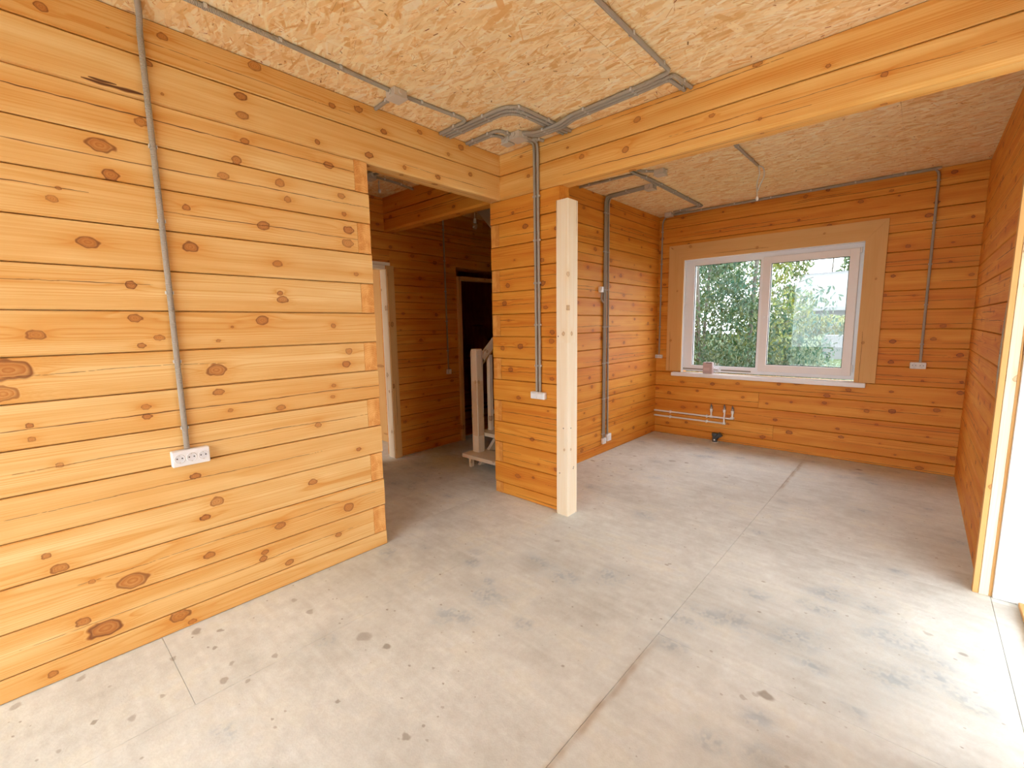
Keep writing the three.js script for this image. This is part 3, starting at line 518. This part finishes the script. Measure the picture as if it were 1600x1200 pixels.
// pier drop
const nP = nWall([0, 0, 1]);
conduit('left tube of the conduit pair running down the pier', [[-2.0, CY, -2.34], [-1.999, CY, ZP + 0.02], [-1.998, CY - 0.06, ZP + RAD + 0.006], [-1.99, 0.845, ZP + RAD + 0.006]], { step: 0.285, first: 0.45, normal: nP, bend: 0.035 });
conduit('right tube of the conduit pair running down the pier', [[-1.972, CY, -2.34], [-1.971, CY, ZP + 0.02], [-1.970, CY - 0.06, ZP + RAD + 0.006], [-1.962, 0.845, ZP + RAD + 0.006]], { step: 0.285, first: 0.45, normal: nP, bend: 0.035 });
// kitchen
const xk = XL + RAD + 0.003;
[['nearest', -3.92, -3.885, 0.168], ['middle', -3.948, -3.914, 0.168], ['farthest', -3.985, -3.943, 0.194]].forEach(([w, z, zc, yb], i) => conduit(`${w} tube of the grey conduit bundle on the kitchen side wall`, [[-1.905, CY, zc], [XL + 0.03, CY, z + 0.005], [xk, CY - 0.05, z], [xk, yb, z - (i === 2 ? 0.03 : 0)]], { step: 0.36, normal: nWall([1, 0, 0]), bend: 0.04 }));
conduit('ceiling conduit from kitchen side wall, nearest to the beam', [[XL + 0.003, CY, -3.50], [-1.815, CY, -3.515]], { step: 0.2 });
conduit('left tube of the ceiling pair running back to the window corner', [[-1.80, CY, ZP - T], [-1.80, CY, -4.93], [-2.10, CY, -4.99]], { step: 0.3, bend: 0.04 });
conduit('right tube of the ceiling pair running back to the window corner', [[-1.774, CY2, ZP - T], [-1.774, CY2, -3.5], [-1.774, CY, -3.7], [-1.774, CY, -4.96], [-2.10, CY, -5.02]], { step: 0.3, bend: 0.04 });
conduit('short looped conduit from ceiling pair to kitchen junction box', [[-1.745, CY, -3.35], [-1.74, CY, -3.50], [-1.67, CY, -3.56]], { step: 0.12, bend: 0.03 });
conduit('long grey conduit along the top of the window wall', [[-2.14, CY, ZW + 0.04], [0.005, CY, ZW + 0.03], [0.018, CY - 0.05, ZW + RAD + 0.004], [0.02, 0.95, ZW + RAD + 0.004]], { step: 0.33, first: 0.25, bend: 0.04, normal: nWall([0, 0, 1]) });
conduit('upper twin of the long conduit along the window wall ceiling', [[-2.14, CY, ZW + 0.062], [0.03, CY, ZW + 0.052]], { step: 0.33, first: 0.3 });
conduit('thin grey conduit in the window wall corner above the left socket', [[-2.24, CY, ZW + 0.03], [-2.288, CY - 0.05, ZW + RAD + 0.004], [-2.29, 0.95, ZW + RAD + 0.004]], { step: 0.36, bend: 0.03, normal: nWall([0, 0, 1]), r: 0.0085 });
conduit('grey conduit from beam to the hanging lamp wires in the kitchen', [[-1.04, CY, ZP - T], [-1.03, CY, -3.9], [-1.03, CY, -4.0]], { step: 0.36 });
conduit('curved conduit tail below the small switch in the kitchen', [[XL + 0.03, 1.62, -3.853], [xk + 0.003, 1.55, -3.86], [xk + 0.004, 1.52, -3.905]], { step: 9, bend: 0.04, r: 0.008, normal: [1, 0, 0] });
conduit('loop of pale corrugated conduit bulging out behind the terrace door frame', [[XR - 0.006, 1.5, -3.05], [XR - 0.013, 1.30, -3.064], [XR - 0.014, 1.05, -3.066], [XR - 0.006, 0.85, -3.05]], { step: 9, bend: 0.1, r: 0.010, normal: [-1, 0, 0] });
// hall
conduit('thin grey conduit down the dark hall wall to a white switch', [[XH + 0.02, 2.49, -3.19], [XH + 0.011, 2.40, -3.19], [XH + 0.011, 0.84, -3.20]], { step: 0.32, normal: [1, 0, 0], r: 0.0085 });
conduit('grey conduit on the hall ceiling, nearer of two', [[XL - T - 0.01, CY, -2.02], [-3.30, CY, -2.00]], { step: 0.3 });
conduit('grey conduit on the hall ceiling, farther of two', [[XL - T - 0.01, CY, -2.06], [-3.30, CY, -2.06]], { step: 0.3 });
conduit('short curved conduit hanging at the hall ceiling box', [[-3.34, CY, -2.10], [-3.30, CY - 0.02, -2.28], [-3.26, CY - 0.05, -2.40]], { step: 0.14, bend: 0.05 });
conduit('conduit stub under the stair hall ceiling beside the bulb', [[-3.76, CY, -3.05], [-3.40, CY, -3.15]], { step: 0.2 });

// junction boxes
function junctionBox(label, x, z, s = 0.078, y = C) {
  const g = thing('junction_box', label, 'junction box', [x, y, z]);
  part(g, 'body', new RoundedBoxGeometry(s, 0.036, s, 2, 0.004), M.greyPlastic, [0, -0.0185, 0]); part(g, 'lid', new RoundedBoxGeometry(s + 0.006, 0.009, s + 0.006, 2, 0.003), M.greyPlastic, [0, -0.040, 0]);
  for (const [dx, dz, rot] of [[s / 2, 0, 'z'], [-s / 2, 0, 'z'], [0, s / 2, 'x'], [0, -s / 2, 'x']]) { const c = new THREE.CylinderGeometry(0.0125, 0.0125, 0.012, 12); if (rot === 'z') c.rotateZ(Math.PI / 2); else c.rotateX(Math.PI / 2); part(g, 'cable_gland', c, M.greyPlastic, [dx, -0.018, dz]); }
  return g;
}
junctionBox('grey junction box on the ceiling run along the left wall', -2.10, -1.465);
junctionBox('larger grey junction box in the ceiling corner above the pier', -1.99, -2.292, 0.085);
junctionBox('smaller grey junction box beside it in the ceiling corner', -2.085, -2.298, 0.062);
junctionBox('grey junction box at the end of the bundle on kitchen ceiling', -1.862, -3.915, 0.08);
junctionBox('grey junction box near the beam on the kitchen ceiling', -1.63, -3.60, 0.08);
junctionBox('grey junction box in the window corner of the kitchen ceiling', -2.165, -5.03, 0.075);
junctionBox('grey junction box on the hall ceiling', -3.34, -2.04, 0.08);

// ---------------------------------------------------------------- sockets and switches (built facing +z, turned afterwards)
function socket(label, n, pos, turn, o = {}) {
  const w = o.w ?? 0.045 * n + 0.012, h = o.h ?? 0.062, d = o.d ?? 0.03, g = thing('wall_socket', label, 'socket', pos); g.rotation.y = turn;
  part(g, 'housing', new RoundedBoxGeometry(w, h, d, 3, 0.006), M.plastic, [0, 0, d / 2]);
  part(g, 'front_plate', new RoundedBoxGeometry(w - 0.004, h - 0.004, 0.006, 2, 0.0028), M.plastic, [0, 0, d]);
  const pitch = w / n * 0.93;
  for (let i = 0; i < n; i++) {
    const x = (i - (n - 1) / 2) * pitch, r = Math.min(0.019, pitch * 0.42), f = d + 0.003;
    const ring = part(g, 'outlet', new THREE.TorusGeometry(r, 0.0022, 8, 28), M.plastic, [x, 0, f]);
    part(ring, 'recess_floor', new THREE.CircleGeometry(r, 24), std({ color: new THREE.Color(0.74, 0.74, 0.75), roughness: 0.5 }), [0, 0, 0.0008]);
    for (const s of [-1, 1]) { part(ring, 'pin_hole', new THREE.CylinderGeometry(0.0028, 0.0028, 0.002, 10).rotateX(Math.PI / 2), M.dark, [s * r * 0.5, r * 0.12, 0.0012]); part(ring, 'earth_clip', new THREE.BoxGeometry(0.004, 0.0026, 0.003), M.greyPlastic, [0, s * r * 0.86, 0.0014]); }
  }
  return g;
}
function switchBox(label, pos, turn, w = 0.05, h = 0.05) {
  const g = thing('wall_switch', label, 'switch', pos); g.rotation.y = turn;
  part(g, 'housing', new RoundedBoxGeometry(w, h, 0.028, 3, 0.005), M.plastic, [0, 0, 0.014]); const r = part(g, 'rocker', new RoundedBoxGeometry(w * 0.6, h * 0.72, 0.008, 2, 0.003), M.plastic, [0, 0, 0.029]); r.rotation.x = 0.08; return g;
}
socket('white triple socket under the grey conduit on the left wall', 3, [XL + 0.001, 0.775, -0.468], Math.PI / 2, { w: 0.138, h: 0.07 });
{ const g = thing('wall_switch', 'white double switch box below the conduit pair on the pier', 'switch', [-1.974, 0.822, ZP + 0.003]); part(g, 'housing', new RoundedBoxGeometry(0.125, 0.05, 0.032, 3, 0.006), M.plastic, [0, 0, 0.016]); for (const s of [-1, 1]) part(g, 'rocker', new RoundedBoxGeometry(0.05, 0.036, 0.008, 2, 0.003), M.plastic, [s * 0.029, 0, 0.0325]); }
socket('white double socket on window wall left of the casing', 2, [-2.29, 0.923, ZW + 0.003], 0, { w: 0.085, h: 0.042 });
socket('white double socket on window wall right of the casing', 2, [0.008, 0.925, ZW + 0.003], 0, { w: 0.105, h: 0.055 });
switchBox('small white switch high on the kitchen side wall beside the conduits', [XL + 0.003, 1.645, -3.853], Math.PI / 2, 0.055, 0.055);
switchBox('lower small white box at the foot of the kitchen conduit bundle', [XL + 0.003, 0.135, -3.935], Math.PI / 2, 0.06, 0.06);
switchBox('upper white box at the foot of the kitchen conduit bundle', [XL + 0.003, 0.155, -4.03], Math.PI / 2, 0.075, 0.075);
switchBox('small white switch on the dark hall wall beside the doorway', [XH + 0.003, 0.82, -3.20], Math.PI / 2, 0.055, 0.055);

// hanging lamp wires
function wires(label, pos, len, tipMat, loops) {
  const g = thing('hanging_wire', label, 'wire', pos), c = new THREE.CatmullRomCurve3([V(0, 0, 0), V(0.012, -len * 0.3, 0.01), V(-0.004, -len * 0.55, 0), V(0.002, -len, 0)]);
  part(g, 'cable', new THREE.TubeGeometry(c, 24, 0.0045, 8), M.clip);
  if (loops) part(g, 'loop', new THREE.TubeGeometry(new THREE.CatmullRomCurve3([V(0, -0.005, 0), V(0.035, -0.03, 0.01), V(0.045, -0.09, 0.01), V(0.02, -len * 0.62, 0.004), V(0.003, -len * 0.8, 0)]), 24, 0.005, 8), M.clip);
  part(g, 'tip', new THREE.SphereGeometry(0.011, 14, 10).scale(1, 1.5, 1), tipMat, [0.002, -len - 0.01, 0]); return g;
}
wires('lamp wires hanging in a loop from the kitchen ceiling', [-1.03, C - 0.003, -4.03], 0.24, M.plastic, true);
const bulb = thing('hanging_bulb', 'unlit bulb on a short wire in the dark stair hall', 'bulb', [-3.36, C - 0.003, -3.2]);
{
  part(bulb, 'wire', new THREE.CylinderGeometry(0.004, 0.004, 0.16, 8), M.clip, [0, -0.08, 0]); part(bulb, 'holder', new THREE.CylinderGeometry(0.013, 0.016, 0.04, 14), M.plastic, [0, -0.175, 0]);
  part(bulb, 'glass', new THREE.LatheGeometry([[0, -0.062], [0.014, -0.058], [0.024, -0.04], [0.022, -0.022], [0.012, 0], [0.01, 0.004]].map((p) => new THREE.Vector2(...p)), 20), new THREE.MeshPhysicalMaterial({ color: 0xffffff, transmission: 0.85, roughness: 0.1, thickness: 0 }), [0, -0.196, 0]);
}
wires('loose wire ends at the hall ceiling junction box', [-3.30, C - 0.048, -2.1], 0.07, M.plastic, false);

// ---------------------------------------------------------------- water pipes and drain
const PZ = ZW + 0.022, PR = 0.0095;
function pipeThing(label, pts, verticals) {
  const base = [pts[0][0], 0, PZ], g = thing('water_pipe', label, 'pipe', base), loc = (p) => [p[0] - base[0], p[1], p[2] === undefined ? 0 : p[2]];
  part(g, 'tube', tubeGeo(pts.map(loc), PR, 0.006).g, M.pipe);
  for (const v of verticals) {
    const [x, y0, y1, z = 0] = v, X = x - base[0];
    part(g, 'fitting', new THREE.CylinderGeometry(0.014, 0.014, 0.036, 14).rotateZ(Math.PI / 2), M.pipe, [X, y0, z]);
    if (!v[4]) part(g, 'riser', new THREE.CylinderGeometry(PR, PR, y1 - y0, 14), M.pipe, [X, (y0 + y1) / 2, z]);
    part(g, 'adapter', new THREE.CylinderGeometry(0.0165, 0.013, 0.034, 16), M.pipe, [X, y1, z]);
    const vv = part(g, 'valve', new THREE.CylinderGeometry(0.012, 0.015, 0.034, 12), M.brass, [X, y1 + 0.034, z]);
    part(vv, 'lever', new RoundedBoxGeometry(0.012, 0.034, 0.006, 2, 0.002), M.drain, [0.002, 0.022, 0.014]);
  }
  for (let x = pts[0][0] + 0.2; x < pts[1][0] - 0.1; x += 0.42) part(g, 'clip', new RoundedBoxGeometry(0.016, 0.032, 0.034, 2, 0.003), M.pipe, [x - base[0], pts[0][1], -0.004]);
}
pipeThing('upper white water pipe with tee and end elbow on window wall', [[XL + 0.002, 0.272], [-1.442, 0.272], [-1.442, 0.345]], [[-1.662, 0.272, 0.345], [-1.442, 0.28, 0.345]]);
pipeThing('lower white water pipe with upturned end on window wall', [[XL + 0.002, 0.212], [-1.52, 0.212, 0], [-1.52, 0.242, 0.012], [-1.52, 0.27, 0.024], [-1.52, 0.30, 0.012], [-1.52, 0.35, 0]], [[-1.525, 0.213, 0.35, 0, 1]]);
const drain = thing('drain_pipe', 'dark grey waste pipe branch standing on the floor by the window wall', 'drain', [-1.60, 0, ZW + 0.065]);
part(drain, 'stub', new THREE.CylinderGeometry(0.026, 0.026, 0.095, 20), M.drain, [0, 0.048, 0]); part(drain, 'collar', new THREE.CylinderGeometry(0.031, 0.031, 0.03, 20), M.drain, [0, 0.085, 0]);
{ const b = part(drain, 'branch', new THREE.CylinderGeometry(0.022, 0.022, 0.07, 18), M.drain, [0.035, 0.072, 0.01]); b.rotation.z = -0.8; const e = part(drain, 'branch_collar', new THREE.CylinderGeometry(0.027, 0.027, 0.024, 18), M.drain, [0.056, 0.092, 0.01]); e.rotation.z = -0.8; part(drain, 'white_cap', new THREE.CylinderGeometry(0.008, 0.008, 0.006, 12).rotateX(Math.PI / 2), M.plastic, [0.005, 0.03, 0.026]); part(drain, 'foot_ring', new THREE.CylinderGeometry(0.04, 0.04, 0.004, 24), M.plastic, [0, 0.0025, 0]); }

// ---------------------------------------------------------------- stairs
const stair = thing('staircase', 'raw pine staircase with newel post behind the pier', 'staircase', [-2.755, 0, -2.75]);
{
  const X0 = -0.385, W = 0.735, rise = 0.178, run = 0.2;
  for (let i = 0; i < 9; i++) { const y = 0.122 + rise * i, z = -run * i - 0.125; part(stair, 'tread', boxUV(W, 0.036, 0.25, X0 + W / 2, y - 0.018, z, 0.003, null, i % 4, 4, 2.4, 'x'), M.pale); }
  part(stair, 'leg', boxUV(0.03, 0.086, 0.04, X0 + 0.085, 0.043, -0.04, 0.002, null, 0, 4, 2.4, 'y'), M.pale);
  for (const x of [X0 + 0.09, X0 + W - 0.06]) { const s = new THREE.Shape([[0.02, 0.0], [0.23, 0.0], [2.0, 1.62], [2.0, 1.78], [1.84, 1.72]].map((p) => new THREE.Vector2(...p))); const g = new THREE.ExtrudeGeometry(s, { depth: 0.035, bevelEnabled: false }); g.rotateY(Math.PI / 2); g.translate(x, 0, -0.09); const m = part(stair, 'stringer', g, M.pale); const u = g.attributes.uv; for (let i = 0; i < u.count; i++) u.setXY(i, u.getX(i) / 2.4, 0.2 + 0.05 * u.getY(i)); }
  // newel with fluted shaft
  const nx = X0 + 0.075, nz = -0.148, ny = 0.122; const newel = new THREE.Group(); newel.name = 'newel_post'; stair.add(newel);
  part(newel, 'shaft', boxUV(0.082, 0.965, 0.082, nx, ny + 0.4825, nz, 0.005, null, 0, 4, 2.4, 'y'), M.pale);
  for (let i = 0; i < 4; i++) for (const f of [0, 1]) part(newel, 'flute', new THREE.BoxGeometry(f ? 0.004 : 0.006, 0.52, f ? 0.006 : 0.004), M.casing, f ? [nx + 0.0405, ny + 0.42, nz - 0.024 + i * 0.016] : [nx - 0.024 + i * 0.016, ny + 0.42, nz + 0.0405]);
  part(newel, 'cap', boxUV(0.074, 0.018, 0.074, nx, ny + 0.972, nz, 0.006, null, 1, 4, 2.4, 'x'), M.pale);
  const rail = part(stair, 'handrail', boxUV(0.05, 0.055, 2.1, 0, 0, 0, 0.006, null, 2, 4, 2.4, 'z'), M.pale); rail.rotation.x = Math.atan2(rise, run); const a = Math.atan2(rise, run); rail.position.set(nx, ny + 0.86 + Math.sin(a) * 1.09, nz - 0.03 - Math.cos(a) * 1.09);
  const lower = part(stair, 'rail_underboard', boxUV(0.032, 0.02, 2.1, 0, 0, 0, 0.003, null, 1, 4, 2.4, 'z'), M.casing); lower.rotation.x = a; lower.position.set(nx, rail.position.y - 0.05, rail.position.z);
  for (let i = 1; i < 8; i++) part(stair, 'baluster', boxUV(0.042, 0.74, 0.042, nx, 0.122 + rise * i + 0.37, nz - run * i + 0.03, 0.004, null, i % 4, 4, 2.4, 'y'), M.pale);
}
const soffit = thing('stair_soffit', 'grey slanted underside of the upper stair flight', 'stair soffit', [-2.76, 1.9, -3.3]);
{ const s = new THREE.Shape([[0.33, -0.4], [0.33, 0.62], [-0.68, 0.62]].map((p) => new THREE.Vector2(...p))), g = new THREE.ExtrudeGeometry(s, { depth: 0.06, bevelEnabled: true, bevelSize: 0.003, bevelThickness: 0.003, bevelSegments: 1 }); part(soffit, 'panel', g, std({ color: new THREE.Color(0.42, 0.33, 0.22), roughness: 0.8 })); }

// ---------------------------------------------------------------- outside the window
const outdoors = structure('ground_outside', 'grassy ground outside the house');
{
  const N = 256, c = new Uint8Array(N * N * 4); for (let y = 0; y < N; y++) for (let x = 0; x < N; x++) { const t = 0.5 * vn(x / 7, y / 7) + 0.5 * vn(x / 2, y / 2), p = (y * N + x) * 4; c[p] = 74 + 40 * t; c[p + 1] = 86 + 44 * t; c[p + 2] = 54 + 36 * t; c[p + 3] = 255; }
  const tx = dataTex(c, N, N, true); tx.repeat.set(20, 20); part(outdoors, 'lawn', new THREE.BoxGeometry(60, 0.3, 60), std({ map: tx, roughness: 0.95 }), [-2, -0.62, -4]);
  const h = new THREE.PlaneGeometry(9, 9, 20, 20); h.rotateX(-Math.PI / 2); const p = h.attributes.position; for (let i = 0; i < p.count; i++) p.setY(i, 0.16 * (-p.getZ(i) + 4.5) * 0.95 + 0.12 * (vn(p.getX(i) + 9, p.getZ(i) + 9) - 0.5)); h.computeVertexNormals(); part(outdoors, 'grass_bank', h, std({ map: tx, roughness: 0.95 }), [-2, -0.47, -11.6]);
  part(outdoors, 'added_bounce_slab', new THREE.BoxGeometry(7, 0.06, 5), std({ color: new THREE.Color(0.68, 0.67, 0.65), roughness: 0.9 }), [-1.6, -0.12, 4.2]);  // unseen pale slab, added to bounce daylight up to the ceiling
  part(outdoors, 'terrace_slab', new THREE.BoxGeometry(3.2, 0.06, 7), std({ color: new THREE.Color(0.62, 0.60, 0.57), roughness: 0.9 }), [2.25, -0.12, -0.6]);
}
const added_canopy = thing('added_terrace_canopy', 'added unseen board roof outside that cuts sky light at the terrace door', 'added_canopy', [0.52, 2.42, -2.0]);  // added out of view to hold high sky light off the floor
part(added_canopy, 'deck', boxUV(2.1, 0.05, 3.8, 1.05, 0, 0, 0.004, null, 1, 4, 2.4, 'z'), M.casing);
for (const z of [-1.6, 1.6]) part(added_canopy, 'post', boxUV(0.1, 2.5, 0.1, 2.0, -1.27, z, 0.004, null, 0, 4, 2.4, 'y'), M.casing);
const leafGeo = (() => { const s = new THREE.Shape(); s.moveTo(0, -0.5); s.quadraticCurveTo(0.32, -0.1, 0, 0.5); s.quadraticCurveTo(-0.32, -0.1, 0, -0.5); const g = new THREE.ShapeGeometry(s, 3), p = g.attributes.position; for (let i = 0; i < p.count; i++) p.setZ(i, Math.abs(p.getX(i)) * 0.5); g.computeVertexNormals(); return g; })();
const leafMat = new THREE.MeshPhysicalMaterial({ color: 0xffffff, roughness: 0.95, transmission: 0.35, thickness: 0, side: THREE.DoubleSide });
function foliage(parent, blobs, n, size, base, vary) {
  const m = new THREE.InstancedMesh(leafGeo, leafMat, n), M4 = new THREE.Matrix4(), q = new THREE.Quaternion(), e = new THREE.Euler(), c = new THREE.Color();
  for (let i = 0; i < n; i++) {
    const b = blobs[Math.floor(rnd() * blobs.length)], t = rr(0, 6.283), z = rr(-1, 1), r = Math.cbrt(rr(0.15, 1)), k = Math.sqrt(1 - z * z);
    const P = V(b[0] + b[3] * r * k * Math.cos(t), b[1] + b[4] * r * z, b[2] + b[3] * r * k * Math.sin(t)), s = size * rr(0.6, 1.3);
    e.set(rr(-1.2, 1.2), rr(0, 6.28), rr(-1.2, 1.2)); q.setFromEuler(e); M4.compose(P, q, V(s, s, s)); m.setMatrixAt(i, M4);
    const f = rr(-1, 1), g2 = rr(-1, 1); c.setRGB(Math.max(0.01, base[0] + vary * (f + 0.5 * g2)), Math.max(0.01, base[1] + vary * f), Math.max(0.01, base[2] + vary * (f * 0.7 - 0.3 * g2))); m.setColorAt(i, c);
  }
  m.name = 'foliage'; m.userData.kind = 'stuff'; parent.add(m);
}
const bark = std({ color: new THREE.Color(0.13, 0.12, 0.10), roughness: 0.9 });
function tree(label, x, z, h, blobs, n, size, base, vary, y = -0.47) {
  const g = thing('tree', label, 'tree', [x, y, z], 'trees behind the kitchen window');
  const c = new THREE.CatmullRomCurve3([V(0, -0.1, 0), V(rr(-0.08, 0.08), h * 0.35, rr(-0.06, 0.06)), V(rr(-0.1, 0.1), h * 0.7, 0), V(rr(-0.15, 0.15), h, 0)]); part(g, 'trunk', new THREE.TubeGeometry(c, 16, 0.03, 8), bark);
  for (let i = 0; i < 5; i++) { const t = 0.25 + i * 0.14, P = c.getPointAt(t), a = rr(0, 6.28); part(g, 'branch', new THREE.TubeGeometry(new THREE.CatmullRomCurve3([P, P.clone().add(V(Math.cos(a) * 0.4, 0.25, Math.sin(a) * 0.4)), P.clone().add(V(Math.cos(a) * 0.8, 0.4, Math.sin(a) * 0.8))]), 8, 0.008, 5), bark); }
  foliage(g, blobs, n, size, base, vary);
}
const crown = (h, w, n) => { const b = []; for (let i = 0; i < n; i++) b.push([rr(-w, w), rr(h * 0.12, h), rr(-w * 0.7, w * 0.7), rr(0.3, 0.62), rr(0.25, 0.5)]); return b; };
tree('dark leafy young tree close behind the left window pane', -2.55, -7.2, 3.4, crown(3.3, 0.75, 16), 5200, 0.085, [0.055, 0.115, 0.045], 0.05);
tree('blue green leafy tree behind the middle bar of the window', -2.0, -8.1, 3.9, crown(3.8, 0.7, 16), 5200, 0.085, [0.07, 0.135, 0.075], 0.055);
tree('light leafy tree at the left edge of the window view', -3.6, -8.0, 3.8, crown(3.6, 0.8, 14), 4200, 0.085, [0.13, 0.19, 0.07], 0.09);
tree('tall tree filling the back of the left window pane', -4.2, -10.4, 5.0, crown(4.8, 1.2, 20), 5200, 0.12, [0.09, 0.15, 0.06], 0.06);
tree('yellow green tree at the left edge of the right window pane', -2.35, -10.0, 4.2, crown(4.0, 0.35, 12), 3200, 0.10, [0.20, 0.24, 0.05], 0.09);
tree('leafy tree behind the right window pane, left of the pale roof', -2.75, -12.2, 5.2, crown(5.0, 0.8, 18), 4600, 0.12, [0.14, 0.19, 0.06], 0.08);
tree('distant leafy tree filling the far left of the window', -6.2, -12.0, 6.0, crown(5.8, 1.5, 26), 6000, 0.15, [0.08, 0.13, 0.06], 0.06);
tree('distant green tree rising behind the pale roof', -1.6, -22.5, 7.5, crown(7.2, 2.0, 30), 6500, 0.22, [0.09, 0.15, 0.06], 0.06);
tree('distant green tree right of the pale roof', 0.9, -22.0, 7.0, crown(6.8, 1.4, 24), 4500, 0.22, [0.09, 0.15, 0.06], 0.06);
tree('distant dark tree between the window panes', -4.6, -15.0, 7.0, crown(6.8, 1.4, 26), 6000, 0.17, [0.08, 0.14, 0.07], 0.06);
tree('far tree at the back of the right pane, left one', -3.4, -27.0, 10.5, crown(10, 2.4, 40), 6500, 0.3, [0.09, 0.15, 0.06], 0.06);
tree('far tree at the back of the right pane, right one', 0.2, -27.5, 10.0, crown(9.6, 2.4, 40), 6500, 0.3, [0.09, 0.15, 0.06], 0.06);
tree('slim leafy tree between the left pane and the window bar', -3.1, -9.2, 4.4, crown(4.2, 0.7, 18), 5000, 0.095, [0.07, 0.125, 0.06], 0.05);
const bush = thing('bush', 'yellow green bush below the pale roof in the right pane', 'bush', [-2.3, 0.45, -13.6]);
part(bush, 'stem', new THREE.CylinderGeometry(0.03, 0.05, 0.6, 8), bark, [0, 0.2, 0]); foliage(bush, [[-0.5, 0.7, 0, 0.5, 0.28], [0.1, 0.72, 0.1, 0.5, 0.3], [0.7, 0.72, 0, 0.55, 0.28], [1.3, 0.7, 0, 0.5, 0.28]], 5200, 0.10, [0.22, 0.25, 0.06], 0.1);
const shrub = thing('shrub', 'pale grey green shrubs on the bank below the right pane', 'shrub', [-1.2, -0.2, -8.2]);
part(shrub, 'stem', new THREE.CylinderGeometry(0.02, 0.04, 0.5, 8), bark, [0, 0.1, 0]); foliage(shrub, [[-0.5, 0.5, 0, 0.45, 0.4], [0.1, 0.55, 0.1, 0.5, 0.42], [0.55, 0.45, 0, 0.45, 0.42], [-0.1, 0.75, -0.2, 0.4, 0.3]], 5200, 0.06, [0.22, 0.29, 0.20], 0.08);
const house = thing('neighbour_house', 'pale neighbouring house with light grey roof beyond the bushes', 'house', [-1.4, 0, -17]);
{
  part(house, 'wall', new THREE.BoxGeometry(4.6, 2.2, 2.4), M.plaster, [0.8, 0.7, -1.3]);
  const r = part(house, 'roof', new THREE.BoxGeometry(5.2, 0.06, 2.2), std({ color: new THREE.Color(0.13, 0.15, 0.135), roughness: 0.7 }), [0.8, 2.25, -0.6]); r.rotation.x = 0.55;
  part(house, 'fascia', new THREE.BoxGeometry(5.2, 0.10, 0.05), M.plaster, [0.8, 1.66, 0.36]); part(house, 'ridge', new THREE.BoxGeometry(5.2, 0.10, 0.12), M.plaster, [0.8, 2.86, -1.55]);
}
const wallLow = thing('garden_wall', 'low white garden wall in the lower right pane', 'garden wall', [-1.55, 0.3, -13.0]);
part(wallLow, 'block', new RoundedBoxGeometry(1.4, 0.75, 0.2, 2, 0.02), M.plaster, [0.55, 0.3, 0]);

shade(scene);
scene.traverse((o) => { if (o.isMesh && o.material === M.glass) o.castShadow = false; });
renderer.render(scene, camera);
